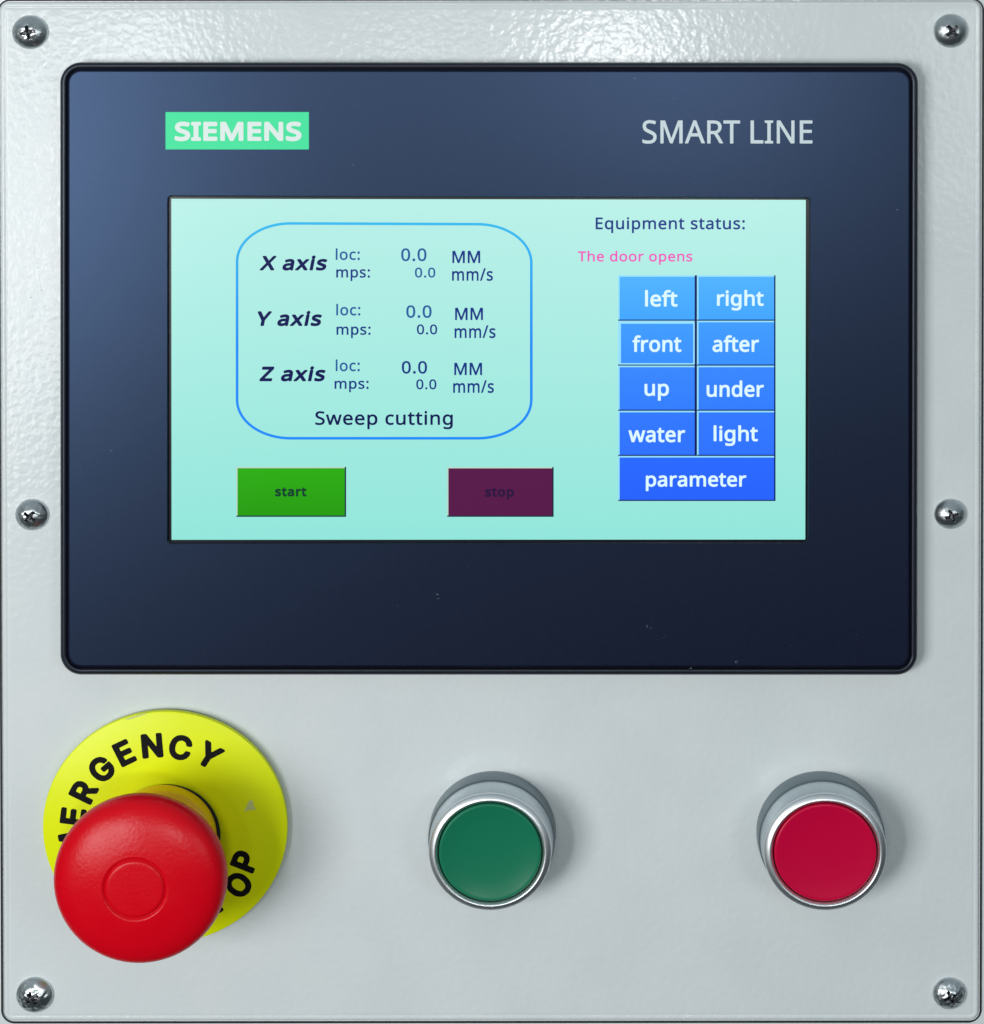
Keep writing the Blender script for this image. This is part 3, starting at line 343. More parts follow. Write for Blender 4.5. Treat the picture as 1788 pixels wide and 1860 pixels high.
    'right': '146 -41,136 -38,130 -35,130 -32,130 -20,130 -18,132 -16,134 -16,144 -20,154 -22,166 -23,174 -22,180 -19,185 -14,187 -8,188 0,186 1,178 -3,170 -5,162 -6,154 -5,146 -2,140 1,135 6,130 12,126 20,124 28,123 38,123 48,124 58,126 66,130 74,135 80,140 85,146 88,158 91,166 91,174 90,182 87,188 84,190 84,191 88,194 90,208 90,210 88,210 86,210 -4,209 -14,206 -22,203 -28,198 -33,192 -37,184 -40,176 -42,166 -42|362 -5,355 -2,350 1,346 6,343 12,341 24,341 70,338 71,330 72,328 74,328 82,328 84,330 86,340 90,342 92,347 108,350 110,360 110,363 108,363 92,364 90,366 90,386 90,389 88,389 76,388 72,386 71,364 71,363 70,363 26,364 19,368 15,374 14,386 16,388 15,390 12,390 2,390 0,388 -2,382 -4,372 -6|12 -3,10 0,11 88,12 89,14 90,28 90,30 88,31 84,32 81,38 86,44 89,50 91,59 92,68 90,70 89,71 86,69 74,69 72,66 70,54 71,46 69,39 64,36 58,33 48,33 0,32 -2,30 -4,28 -4|84 -4,82 0,82 88,84 90,86 90,102 90,104 88,105 86,105 0,104 -2,100 -4|234 -3,233 2,233 122,234 125,236 126,252 126,256 124,256 85,266 89,276 91,288 91,300 88,308 82,313 76,316 68,317 58,317 2,316 -3,314 -4,300 -4,298 -4,296 -2,295 0,295 56,294 62,292 66,289 70,284 71,278 72,270 71,264 68,260 64,258 60,256 48,256 0,255 -2,252 -4,236 -4|158 15,152 20,149 24,147 30,146 44,147 56,150 64,156 69,162 71,172 71,180 68,184 64,186 60,188 46,188 36,187 28,184 22,178 16,168 14|88 97,84 100,82 104,81 110,82 116,84 119,88 121,92 122,98 122,102 119,105 116,106 110,105 104,102 100,98 97,94 96',
    'front': '19 -4,17 -4,15 -2,14 0,14 70,1 72,-1 74,-1 82,1 85,13 89,14 90,15 102,18 110,23 117,29 122,39 126,49 127,61 125,68 122,69 120,69 118,65 106,63 105,61 105,51 107,45 107,41 105,39 101,37 94,38 90,57 90,59 88,60 86,60 74,59 72,57 71,39 71,38 70,37 -2,35 -4|75 -4,73 -4,71 -2,70 0,70 84,71 88,75 90,89 89,90 86,91 82,93 81,99 86,105 89,113 91,121 91,129 90,131 88,131 86,129 72,127 70,115 71,109 70,103 66,99 62,95 56,93 48,93 -2,91 -4|169 -4,161 -1,153 5,147 11,141 20,138 30,137 40,137 50,139 60,142 68,147 76,153 82,159 86,167 89,177 91,187 91,195 90,205 87,212 82,218 76,223 68,226 60,228 50,228 38,226 26,223 18,219 10,213 4,207 0,199 -3,189 -5,179 -5|249 -4,246 -2,246 0,246 86,249 90,263 90,265 88,267 83,277 88,283 90,291 91,299 91,309 90,319 84,323 80,326 76,329 66,330 56,330 24,330 0,329 -3,327 -4,313 -4,309 -3,307 0,307 56,306 64,303 69,297 71,289 72,281 70,277 68,273 64,270 54,269 44,268 -2,267 -4,265 -4|373 -4,367 -2,363 1,359 5,356 10,353 22,353 70,353 71,345 71,342 72,341 74,341 82,343 85,354 90,359 106,361 108,363 110,373 110,375 108,376 106,376 90,381 90,399 90,401 89,402 86,402 74,401 72,399 71,379 71,376 70,377 20,379 17,383 14,389 14,399 16,402 14,403 12,403 0,401 -3,393 -5,383 -6|179 14,171 17,167 20,164 24,161 36,161 50,163 60,169 68,177 71,187 71,195 68,200 64,202 60,205 48,205 34,201 24,197 18,189 15',
    'after': '24 -4,18 -1,12 2,9 6,6 12,4 18,4 26,5 32,8 39,15 46,26 52,40 55,62 56,62 56,62 62,61 66,58 70,54 71,42 72,34 70,24 66,20 66,14 80,16 83,22 86,34 90,46 91,58 91,68 88,76 83,81 76,84 68,85 58,85 0,84 -3,82 -4,70 -4,66 -2,65 2,64 4,56 -2,48 -5,34 -6|114 -4,112 -2,111 0,111 70,110 71,98 71,96 72,95 74,95 82,98 85,110 89,111 90,111 98,113 106,115 112,120 118,128 124,140 127,154 126,162 124,165 122,166 120,165 118,161 106,158 105,148 107,140 106,137 104,135 100,134 90,154 90,158 85,169 90,174 106,176 109,178 110,186 110,190 109,191 106,191 90,210 90,214 90,216 88,217 86,217 74,216 72,214 71,192 71,191 70,191 24,192 18,194 16,198 14,204 14,214 16,217 14,218 10,218 0,217 -2,214 -3,206 -5,192 -5,182 -2,174 4,170 12,168 20,168 70,158 71,156 73,154 71,136 71,134 70,133 -2,132 -3,130 -4|258 -4,247 0,238 7,231 16,227 26,225 38,226 54,229 66,235 76,244 84,254 89,266 91,280 90,290 87,298 80,305 70,309 60,310 52,310 40,309 38,308 37,252 36,250 36,249 34,250 28,253 22,258 18,264 16,272 14,282 15,290 16,302 20,304 20,306 16,305 2,304 0,298 -2,284 -5,270 -6|330 -4,328 -2,327 0,327 84,328 88,330 90,344 90,346 88,347 86,348 80,354 85,362 90,368 91,376 92,384 91,387 88,388 86,386 72,384 70,382 70,372 71,366 70,360 67,355 62,352 56,350 48,349 -2,348 -3,346 -4|36 14,30 16,28 20,27 26,29 30,32 33,38 36,54 38,60 38,62 37,62 36,62 28,59 22,55 18,50 15,44 14|250 56,251 60,254 66,258 69,262 71,268 72,274 72,278 70,282 67,284 62,286 56',
    'up': '117 -41,116 -38,117 88,119 90,133 90,136 88,137 83,145 88,151 90,159 91,167 91,175 90,181 88,187 84,193 80,197 74,200 68,203 60,204 50,204 40,203 28,201 20,197 12,191 5,185 0,179 -3,171 -5,161 -6,153 -5,145 -2,139 2,139 -40,135 -42,121 -42,119 -42|35 -5,27 -2,19 3,14 10,11 18,9 30,9 86,10 88,11 89,29 90,32 88,32 30,33 24,35 19,37 17,41 15,53 14,61 17,65 20,67 23,69 28,71 36,71 86,71 88,73 90,89 90,91 90,93 88,93 -2,91 -4,89 -4,77 -4,75 -2,73 1,71 2,63 -3,55 -5,45 -6|153 15,149 16,145 20,141 27,139 40,140 56,143 64,147 68,155 71,165 71,169 70,173 68,179 60,181 48,181 40,180 32,177 24,171 17,167 15,163 14',
    'under': '31 -4,23 0,17 4,13 10,10 18,9 28,9 86,11 89,29 90,31 88,32 86,32 28,34 22,36 18,39 16,43 15,55 15,63 18,68 24,70 30,71 38,71 86,73 90,89 90,93 88,94 86,93 -2,91 -4,89 -4,77 -4,74 -2,73 1,71 2,63 -3,53 -5,41 -5|119 -4,117 -2,116 0,117 86,117 88,119 90,133 90,136 88,137 82,147 88,153 90,161 91,169 91,177 90,183 88,189 84,193 81,196 76,200 66,201 56,201 26,200 -2,197 -4,181 -4,179 -3,178 0,178 56,176 64,173 69,167 71,159 72,151 70,147 68,144 64,140 54,139 44,139 -2,137 -3,135 -4|245 -4,237 0,231 4,226 10,222 18,219 26,218 38,218 52,220 62,223 71,228 78,235 85,243 89,253 91,263 91,273 89,281 85,283 86,283 122,284 124,287 126,301 126,305 124,306 122,305 -2,303 -4,301 -4,289 -4,287 -3,285 1,283 2,275 -2,267 -5,255 -5|355 -4,345 0,337 6,329 16,325 26,323 38,324 54,328 66,334 76,342 84,353 90,365 92,377 91,387 87,397 80,403 71,407 60,408 52,408 40,408 38,405 36,349 36,347 36,347 34,349 28,352 22,357 18,363 15,371 14,381 15,401 20,404 18,404 16,404 4,403 1,393 -3,381 -5,367 -6|429 -4,427 -3,426 -2,425 0,425 84,426 88,429 90,443 90,445 88,446 82,447 81,453 86,461 90,469 91,477 91,483 90,486 88,486 84,483 71,481 70,467 70,461 69,454 62,449 54,448 46,448 -2,445 -4|257 14,253 15,249 18,244 24,241 36,241 50,244 60,249 68,255 71,265 72,271 70,275 68,279 62,283 50,282 32,279 22,275 18,267 15|349 55,348 56,348 58,351 64,355 68,359 71,365 72,371 72,375 71,379 68,382 64,384 60,384 56,383 55',
    'water': '26 -4,24 -3,22 0,-2 84,-2 86,0 90,18 90,20 88,36 33,54 86,56 89,58 90,74 90,76 90,78 88,96 32,100 44,112 88,116 90,130 90,132 90,134 88,135 86,110 0,108 -3,106 -4,88 -4,85 -2,66 55,47 -2,44 -4|158 -4,152 -1,147 2,143 6,140 12,139 18,138 26,139 32,142 38,148 45,158 51,174 54,196 56,197 58,196 64,194 68,188 71,176 72,168 70,158 66,154 66,148 80,150 83,158 87,170 90,182 91,194 91,204 87,211 82,216 76,218 68,219 58,219 0,218 -3,216 -4,204 -4,201 -2,200 2,198 3,190 -2,182 -5,168 -6|262 -4,256 -2,252 1,248 5,245 10,243 22,243 70,242 71,234 71,231 72,230 74,230 82,232 85,243 90,249 106,250 109,252 110,262 110,264 108,265 106,265 90,268 90,288 90,290 89,291 86,291 74,290 72,288 71,268 71,265 70,265 26,267 18,270 15,276 14,288 16,291 14,292 12,292 0,290 -3,282 -5,272 -6|332 -4,321 0,312 7,305 16,301 26,299 38,300 54,304 66,310 76,318 84,328 89,340 91,354 90,364 87,373 80,380 70,383 60,384 52,384 40,384 38,382 37,326 36,324 36,323 34,325 28,328 22,334 17,340 15,348 14,356 15,364 16,376 20,378 20,380 18,380 16,380 2,378 0,372 -2,358 -5,344 -6|404 -4,402 -2,401 0,402 88,404 90,406 90,418 90,421 88,422 82,424 82,430 87,438 90,446 92,454 91,460 90,462 88,462 86,460 72,458 70,456 70,446 71,437 68,430 62,425 54,424 46,424 -2,422 -4,420 -4|170 14,165 16,162 20,162 26,164 30,168 34,172 35,188 38,196 38,197 36,196 28,194 22,190 18,184 15,178 14|324 56,325 60,328 65,332 69,336 71,342 72,348 72,352 70,356 67,360 60,361 56,360 56,326 55',
    'light': '118 -41,106 -37,104 -34,103 -20,104 -18,106 -16,108 -16,120 -20,132 -22,142 -23,148 -22,154 -19,158 -15,161 -8,162 -2,162 0,160 1,152 -3,144 -5,134 -5,126 -4,120 -2,114 2,109 6,104 12,100 20,98 28,97 38,97 50,98 58,101 68,105 76,110 81,120 88,128 91,134 91,142 91,150 90,156 87,162 84,164 85,165 88,166 89,168 90,182 90,184 88,184 86,184 -4,182 -16,179 -24,175 -30,170 -34,164 -38,156 -41,138 -42|336 -5,329 -2,324 0,320 6,316 12,314 24,314 70,312 71,304 71,302 73,302 82,302 84,304 86,314 90,316 92,321 108,324 110,334 110,337 108,337 92,338 90,340 90,360 90,363 88,363 76,363 74,361 72,338 71,337 70,337 26,338 19,342 15,348 14,360 16,362 15,364 12,364 2,362 -2,356 -4,346 -6|12 -3,10 0,10 122,11 124,12 125,14 126,31 126,33 124,33 122,33 0,32 -2,30 -4|58 -4,56 0,56 88,58 90,60 90,76 90,78 88,79 86,79 0,78 -2,74 -4|208 -3,207 2,207 122,208 125,210 126,226 126,230 124,230 85,240 89,250 91,262 91,274 88,282 82,287 76,290 68,291 58,291 2,290 -3,288 -4,274 -4,272 -4,269 -2,269 0,269 56,268 62,266 66,263 70,258 71,252 72,244 71,238 68,234 65,232 60,230 48,230 0,229 -2,226 -4,210 -4|132 15,126 20,123 24,121 30,120 44,121 56,124 64,130 70,136 71,146 71,154 68,158 64,160 60,162 46,162 36,161 28,158 22,152 16,142 14|62 97,58 100,56 104,55 110,56 116,58 119,62 121,66 122,72 122,76 119,79 116,80 110,79 104,76 100,72 97,68 96',
    'parameter': '12 -42,10 -38,11 88,12 89,14 90,26 90,28 89,32 83,38 87,46 90,54 91,62 91,74 88,84 82,90 76,93 70,96 64,98 54,98 44,97 32,95 22,92 14,87 8,82 3,76 -1,68 -4,60 -6,50 -5,42 -3,34 1,33 0,33 -40,30 -42,28 -42|132 -5,126 -3,120 0,115 6,112 10,110 16,109 24,110 32,113 38,118 44,128 50,144 54,166 56,168 58,168 60,166 68,162 70,158 72,146 71,128 65,126 66,124 68,119 80,120 83,126 86,138 90,150 91,162 91,172 89,179 86,185 80,188 73,190 64,191 2,190 -2,186 -4,174 -4,172 -2,170 4,162 -1,154 -4,142 -6|300 -5,294 -3,288 1,283 6,280 10,278 17,278 24,279 32,281 38,288 46,296 50,312 54,334 56,336 58,336 60,334 68,330 70,326 72,314 71,297 66,294 66,293 68,288 80,288 82,294 86,306 90,318 91,330 91,340 89,347 86,353 80,357 72,359 62,359 2,358 -2,354 -4,342 -4,340 -1,338 4,330 -2,322 -4,310 -6|572 -5,562 -2,552 4,544 12,539 22,536 36,536 50,538 63,544 74,552 83,562 89,574 91,586 91,596 89,606 83,614 74,618 64,620 54,620 42,620 39,618 37,560 36,559 36,560 30,563 24,568 18,574 16,582 14,592 15,600 16,612 20,614 20,616 18,616 4,614 1,604 -3,594 -5,582 -6|660 -5,653 -2,648 1,644 6,641 12,639 24,639 70,636 71,628 72,626 74,626 82,626 84,628 86,638 90,640 92,645 108,648 110,658 110,661 108,661 92,662 90,664 90,684 90,687 88,688 76,686 72,684 71,662 71,661 70,661 26,662 20,666 15,672 14,684 16,686 15,688 12,688 2,688 0,686 -2,680 -4,670 -6|732 -5,722 -2,712 4,704 12,699 22,696 36,696 50,698 63,704 74,712 83,722 89,734 91,746 91,756 89,766 83,774 74,778 64,780 54,780 42,780 39,778 37,720 36,719 36,720 30,723 24,728 18,734 16,742 14,752 15,760 16,772 20,774 20,776 18,776 4,774 1,764 -3,754 -5,742 -6|214 -3,213 0,213 2,213 88,214 89,216 90,230 90,232 88,233 84,234 81,240 86,246 89,254 91,261 92,270 90,272 89,273 86,271 74,270 71,268 70,256 71,248 69,242 64,238 58,235 48,235 0,234 -2,232 -4,230 -4,216 -4|382 -3,381 0,381 86,382 89,384 90,398 90,400 88,402 83,408 87,416 90,424 92,434 91,446 87,454 80,466 88,478 91,486 91,494 91,500 89,506 86,510 82,514 78,516 72,518 64,518 0,517 -2,514 -4,498 -4,497 -2,496 0,496 10,496 56,495 64,492 68,488 71,482 72,474 71,470 70,466 67,463 62,461 56,460 -2,458 -4,456 -4,440 -3,438 0,438 56,437 64,435 68,432 70,426 72,420 72,414 70,410 68,407 64,405 58,404 48,404 0,403 -2,400 -4,398 -4,384 -4|798 -3,797 2,798 88,800 90,814 90,817 88,818 81,826 87,832 90,838 91,846 92,854 91,857 90,858 88,856 74,854 70,852 70,842 71,834 69,827 64,823 58,820 48,820 0,819 -2,816 -4,800 -4|46 15,42 17,39 20,35 28,33 42,34 58,38 66,42 69,50 71,60 71,64 70,68 66,73 58,75 46,74 32,70 23,64 16,56 14|138 15,135 18,133 22,133 28,136 32,140 35,146 36,162 38,167 38,168 36,166 26,162 20,158 17,152 15,144 14|306 15,303 18,301 22,302 28,304 32,308 34,314 36,330 38,335 38,336 36,335 26,331 20,326 17,320 14,312 14|560 55,560 58,563 64,566 68,570 70,576 72,582 72,588 70,592 68,595 62,596 55|720 55,720 58,723 64,726 68,730 70,736 72,742 72,748 70,752 68,755 62,756 55',
    'E': '8 -7,5 -4,4 0,5 104,8 108,12 109,74 109,78 108,80 106,82 102,82 90,81 86,79 84,74 83,33 82,33 66,34 65,70 65,74 64,77 62,79 58,79 46,78 42,76 40,74 39,70 38,34 38,33 36,33 20,34 19,74 19,78 18,81 16,83 12,82 -2,80 -5,76 -7,12 -8',
    'M': '8 -7,5 -4,4 0,4 102,6 107,10 109,30 109,34 108,36 106,62 40,64 43,88 104,90 108,94 109,112 109,116 109,118 108,121 102,121 84,121 0,120 -4,118 -6,114 -8,100 -8,96 -6,94 -4,93 0,93 38,92 41,74 -5,72 -6,68 -8,54 -7,50 -3,32 42,32 0,31 -4,28 -6,24 -8,12 -8',
    'R': '8 -7,5 -4,4 0,4 102,6 107,8 108,12 109,50 109,62 107,72 103,78 99,82 94,87 84,89 78,89 70,89 62,87 56,82 46,73 38,93 2,93 -2,90 -6,88 -7,84 -8,70 -8,66 -6,64 -4,46 30,44 32,34 32,33 30,33 0,32 -4,30 -6,26 -7,12 -8|34 59,33 60,33 82,50 83,57 80,60 76,61 72,61 66,58 62,54 60,50 59',
    'G': '40 -7,28 -3,22 1,16 6,8 17,3 31,1 47,1 59,2 67,7 81,14 93,20 99,26 103,38 109,46 110,54 111,68 109,81 103,86 99,92 93,99 81,102 69,100 65,96 62,80 62,76 65,71 75,64 81,56 83,48 83,42 81,36 76,32 69,29 61,28 51,30 39,33 31,38 24,42 21,48 19,58 19,66 22,70 25,73 29,74 31,72 32,56 32,52 33,50 35,49 39,49 53,52 57,54 58,98 58,100 57,103 53,103 33,101 23,96 14,90 6,82 -1,72 -6,62 -8,50 -9',
    'N': '8 -7,5 -4,4 0,4 102,6 106,8 108,12 109,28 109,32 107,70 48,71 48,72 50,73 104,74 107,78 109,94 109,98 107,100 102,100 0,98 -5,96 -7,92 -8,76 -8,72 -6,34 53,33 52,33 50,33 0,32 -4,30 -6,26 -7,12 -8',
    'C': '40 -7,29 -3,20 3,11 13,6 23,2 35,0 51,2 67,6 79,10 87,14 93,20 99,28 105,36 108,44 110,54 111,62 110,74 107,86 99,95 89,101 77,102 71,102 67,100 65,96 62,80 62,76 64,75 67,72 73,70 77,66 80,60 83,54 84,48 83,43 81,38 78,32 71,29 59,29 43,32 31,37 25,42 21,48 19,56 18,62 20,68 23,72 29,76 37,78 39,82 40,96 39,100 37,102 33,101 27,99 19,94 12,89 5,82 0,74 -5,66 -7,58 -9,48 -9',
    'Y': '36 -6,34 -4,33 0,33 40,-2 96,-4 102,-2 107,2 109,18 109,22 109,26 104,46 72,48 70,52 76,70 106,73 108,76 109,94 109,98 105,98 100,62 40,61 0,60 -4,58 -6,54 -8,40 -8',
    'S': '30 -8,22 -5,16 -2,11 3,6 8,3 15,1 23,0 29,2 32,4 34,8 35,24 34,28 31,29 25,32 21,36 19,42 18,50 18,56 20,60 23,61 29,60 31,56 34,26 44,18 48,12 52,7 59,4 65,3 75,4 83,6 89,10 96,16 101,22 105,28 108,36 110,46 111,54 110,62 108,68 106,74 102,80 96,84 90,87 83,88 75,86 71,84 69,80 68,65 69,62 71,59 79,57 81,52 83,46 84,40 84,34 81,31 77,31 73,34 70,38 68,68 59,74 55,80 51,85 45,88 37,89 29,89 21,86 13,82 6,76 0,68 -5,60 -8,50 -9,40 -9',
    'T': '35 -7,32 -4,31 0,31 82,7 83,3 84,1 85,-1 88,-1 102,1 107,5 109,57 109,83 109,87 108,89 106,91 102,91 88,89 85,85 83,59 82,59 -2,57 -5,53 -7,39 -8',
    'O': '40 -7,30 -4,20 3,13 11,7 19,3 29,1 41,1 55,2 67,6 79,10 88,18 97,26 103,34 107,44 110,56 111,66 109,76 106,86 99,94 91,100 81,104 71,106 59,106 45,104 33,101 23,96 13,89 5,80 -2,70 -6,60 -9,50 -9|48 19,42 21,38 23,34 28,32 33,29 45,29 59,32 71,38 78,46 83,56 83,62 82,66 80,70 76,74 71,77 65,78 59,78 43,74 31,68 24,64 21,58 19',
    'P': '8 -7,5 -4,4 0,4 102,6 106,8 108,12 109,52 109,65 106,70 104,76 100,82 94,85 88,88 82,89 74,89 66,88 58,83 46,74 38,64 32,54 30,34 30,33 28,33 0,32 -4,30 -6,26 -7,12 -8|34 56,33 56,33 58,33 82,48 83,52 82,57 80,60 76,61 70,61 64,58 60,54 57,50 56',
}

# ------------------------------------------------------------------ lettering
def glyph_contours(key):
    return [[tuple(float(v) for v in q.split()) for q in c.split(',')] for c in GLYPHS[key].split('|')]

def glyph_mesh(contours, place):
    """fills the outlines (holes kept) and returns (verts, faces) with place(x, y) -> world"""
    cu = bpy.data.curves.new("outline", 'CURVE')
    cu.dimensions = '2D'
    cu.fill_mode = 'BOTH'
    for c in contours:
        s = cu.splines.new('POLY')
        s.points.add(len(c) - 1)
        for p, (x, y) in zip(s.points, c):
            p.co = (x, y, 0, 1)
        s.use_cyclic_u = True
    ob = bpy.data.objects.new("outline", cu)
    COL.objects.link(ob)
    dg = bpy.context.evaluated_depsgraph_get()
    me = bpy.data.meshes.new_from_object(ob.evaluated_get(dg))
    V = [place(v.co.x, v.co.y) for v in me.vertices]
    Fc = [tuple(p.vertices) for p in me.polygons]
    bpy.data.objects.remove(ob)
    bpy.data.curves.remove(cu)
    bpy.data.meshes.remove(me)
    return V, Fc

def lettering(key, x0, y0, x1, y1, h, material, parent, slant=0.0, name="lettering"):
    C = glyph_contours(key)
    C = [[(x + y * slant, y) for x, y in c] for c in C]
    xs = [x for c in C for x, y in c]
    ys = [y for c in C for x, y in c]
    ax, bx, ay, by = min(xs), max(xs), min(ys), max(ys)
    def place(x, y):
        px = x0 + (x - ax) / (bx - ax) * (x1 - x0)
        py = y1 - (y - ay) / (by - ay) * (y1 - y0)
        q = seen((px, py), h)
        return W(q[0], q[1], h)
    V, Fc = glyph_mesh(C, place)
    return build(name, V, Fc, material, parent)

# ================================================================== cabinet behind and the plate
cab = empty("control_cabinet", W(894, 930, -60))
tag(cab, "pale grey painted cabinet front just showing round the edges of the bolted plate", "cabinet")
V, Fc = loft([(rrect(-260, -260, 2050, 2120, 30), -70), (rrect(-260, -260, 2050, 2120, 30), -8),
              (rrect(-260, -260, 2050, 2120, 30, 5), -4)], raise_map=False)
build("cabinet_front", V, Fc, M['paint'], cab, smooth=30)

plate_corners = ((-1, 3), (1784, 1), (1779, 1854), (6.5, 1855.5))
def pc(inset, r=17):
    return quad_round(*plate_corners, r, inset, 10)

plate = empty("mounting_plate", W(894, 930, 0))
tag(plate, "pale grey textured metal plate that carries the screen and all three buttons", "control panel")
V, Fc = loft([(pc(-5.0, 20), -3.9), (pc(-4.6, 20), -1.8), (pc(-1, 18), -1.6)], cap_last=False, raise_map=False)
build("gasket", V, Fc, M['gasket'], plate, smooth=30)
# the plate, with a rolled edge and a fine pressed line inside it
V, Fc = loft([(pc(0), -3.5), (pc(0), 4), (pc(1.2), 7.5), (pc(3.2), 9.6), (pc(6.5), 10), (pc(9), 9.6), (pc(10.5), 8.9),
              (pc(12.5), 9.6), (pc(15), 10.0)], raise_map=False)
V = [Vector((v.x, v.y + 10 * U, v.z)) for v in V]      # front face at height 0
pl = build("plate", V, Fc, M['paint'], plate, smooth=50)

# grey scuffs on the paint at the left
random.seed(4)
def flakes(spots, h, size, n_per):
    V, Fc = [], []
    for (x, y, sx, sy) in spots:
        for _ in range(n_per):
            cx, cy = x + random.uniform(-sx, sx), y + random.uniform(-sy, sy)
            r = size * random.uniform(0.4, 1.2)
            a0 = random.uniform(0, 6.28)
            st = random.uniform(1.0, 2.6)
            k = len(V)
            for i in range(6):
                a = a0 + i * math.pi / 3
                rr = r * random.uniform(0.6, 1.1)
                dx, dy = rr * math.cos(a) * st, rr * math.sin(a)
                c, s = math.cos(a0), math.sin(a0)
                q = seen((cx + dx * c - dy * s, cy + dx * s + dy * c), h)
                V.append(W(q[0], q[1], h))
            Fc.append(tuple(range(k, k + 6)))
    return V, Fc
V, Fc = flakes([(66, 470, 5, 22), (72, 520, 4, 16), (60, 560, 6, 20), (185, 1395, 3, 3), (1440, 1600, 2, 2)], 0.25, 0.9, 7)
tag(build("paint_scuffs", V, Fc, M['scuff'], plate), kind="stuff")

# ================================================================== touch panel
HB = 40.0      # height of the black front above the plate
tp = empty("touchscreen", W(888, 670, 0))
tag(tp, "dark blue black operator touchscreen with a lit turquoise screen, set in the pale plate", "touchscreen")
bz = lambda inset, r=38: quad_round((109.5, 113), (1668, 114), (1666.5, 1226), (110, 1225.5), r, inset, 14)
V, Fc = loft([(bz(1.0), 0.3), (bz(0.4), 20), (bz(0.2), HB - 9), (bz(1.2), HB - 4.5), (bz(3.4), HB - 1.4),
              (bz(6.2), HB - 0.5), (bz(9.2), HB - 1.2), (bz(11.0), HB - 3.2), (bz(11.8), HB - 7.5)], cap_last=False)
build("bezel", V, Fc, M['bezel'], tp, smooth=60)
# front film with the rounded window
win = lambda inset, r=8: quad_round((304, 354.5), (1473, 358), (1469, 988), (303.5, 988.5), r, inset, 14)
V, Fc = loft([(bz(12.3), HB - 8), (bz(13.2), HB - 3.0), (bz(15.2), HB - 0.6), (bz(17.5), HB)], cap_last=False)
V2, F2 = loft([(bz(17.5), HB), (win(0), HB), (win(1.6), HB - 1.5), (win(2.6), HB - 6.5)], cap_last=False)
off = len(V)
build("front_film", V + V2, Fc + [tuple(i + off for i in f) for f in F2], M['overlay'], tp, smooth=40)
V, Fc = loft([(bz(11), HB - 9), (win(-10), HB - 9)], cap_last=False)
build("groove", V, Fc, M['gasket'], tp)
V, Fc = loft([(win(1.2), HB - 6.4)])
build("screen_mask", V, Fc, M['mask'], tp)

# printed badge and name
V, Fc = loft([(rrect(301, 203.5, 561.5, 271.5, 1.0, n=2), HB + 0.12), (rrect(301, 203.5, 561.5, 271.5, 1.0, 0.2, n=2), HB + 0.35)])
badge = build("badge", V, Fc, M['logo_green'], tp)
lettering('SIEMENS', 317.5, 221, 548, 256.5, HB + 0.6, M['logo_white'], badge)
lettering('SMART LINE', 1167, 218, 1476, 261, HB + 0.3, M['print_grey'], tp)

# dust on the film
V, Fc = flakes([(795, 1085, 4, 6), (1180, 1140, 8, 4), (1198, 1160, 12, 8), (1335, 1203, 6, 3), (1256, 1213, 2, 2),
                (1631, 381, 1.5, 1), (1153, 142, 1, 1), (202, 818, 3, 3), (640, 300, 1, 1)], HB + 0.25, 0.55, 4)
for i in range(46):
    v, f = flakes([(random.uniform(140, 1640), random.choice([random.uniform(140, 340), random.uniform(1010, 1200)]), 0, 0)],
                  HB + 0.25, 0.28, 1)
    o_ = len(V)
    V += v
    Fc += [tuple(k + o_ for k in g) for g in f]
tag(build("dust_specks", V, Fc, M['dust'], tp), kind="stuff")

# ---------------------------------------------- the lit screen
HS = HB - 5.6
scr_c = ((311.5, 361), (1464, 363), (1463, 980), (312, 980.5))
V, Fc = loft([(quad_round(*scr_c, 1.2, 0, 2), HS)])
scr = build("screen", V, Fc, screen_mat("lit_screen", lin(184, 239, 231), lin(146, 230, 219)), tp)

T = {
    'navy': screen_mat("screen_navy", lin(8, 16, 84)),
    'ink': screen_mat("screen_ink", lin(14, 50, 134)),
    'pale': screen_mat("screen_pale_ink", lin(36, 92, 160)),
    'pink': screen_mat("screen_pink", lin(238, 88, 190)),
    'white': screen_mat("screen_white", lin(222, 250, 255)),
    'dkgreen': screen_mat("screen_dark_green", lin(14, 62, 40)),
    'dkplum': screen_mat("screen_dark_plum", lin(44, 14, 62)),
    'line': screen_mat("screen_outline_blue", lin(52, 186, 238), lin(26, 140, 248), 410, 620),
    'green': screen_mat("screen_green", lin(44, 176, 4)),
    'plum': screen_mat("screen_plum", lin(88, 20, 72)),
    'hi': screen_mat("screen_button_light_edge", lin(150, 225, 255)),
    'hi2': screen_mat("screen_grey_edge", lin(190, 215, 200)),
    'lo': screen_mat("screen_button_dark_edge", lin(8, 22, 96)),
    'lo2': screen_mat("screen_dark_edge", lin(10, 40, 62)),
}
HL = HS + 0.35       # tiles
HT = HS + 0.75       # words on tiles

# round-cornered outline round the read-outs
def oval_rect(x0, y0, x1, y1, rx, ry, n=18):
    pts = []
    for cx, cy, a0 in ((x0 + rx, y0 + ry, 180), (x1 - rx, y0 + ry, 270), (x1 - rx, y1 - ry, 0), (x0 + rx, y1 - ry, 90)):
        for k in range(n + 1):
            a = math.radians(a0 + 90 * k / n)
            pts.append(Vector((cx + rx * math.cos(a), cy + ry * math.sin(a))))
    return pts
def slant_y(pts):
    return [Vector((p.x, p.y + (2.2 * (p.x - 430) / 540 if p.y < 600 else 0))) for p in pts]
V, Fc = loft([(slant_y(oval_rect(428.6, 403, 967.8, 798.5, 100, 72)), HL), (slant_y(oval_rect(433.4, 407.8, 963.0, 793.7, 95, 67)), HL)],
             cap_last=False)
build("readout_outline", V, Fc, T['line'], scr)

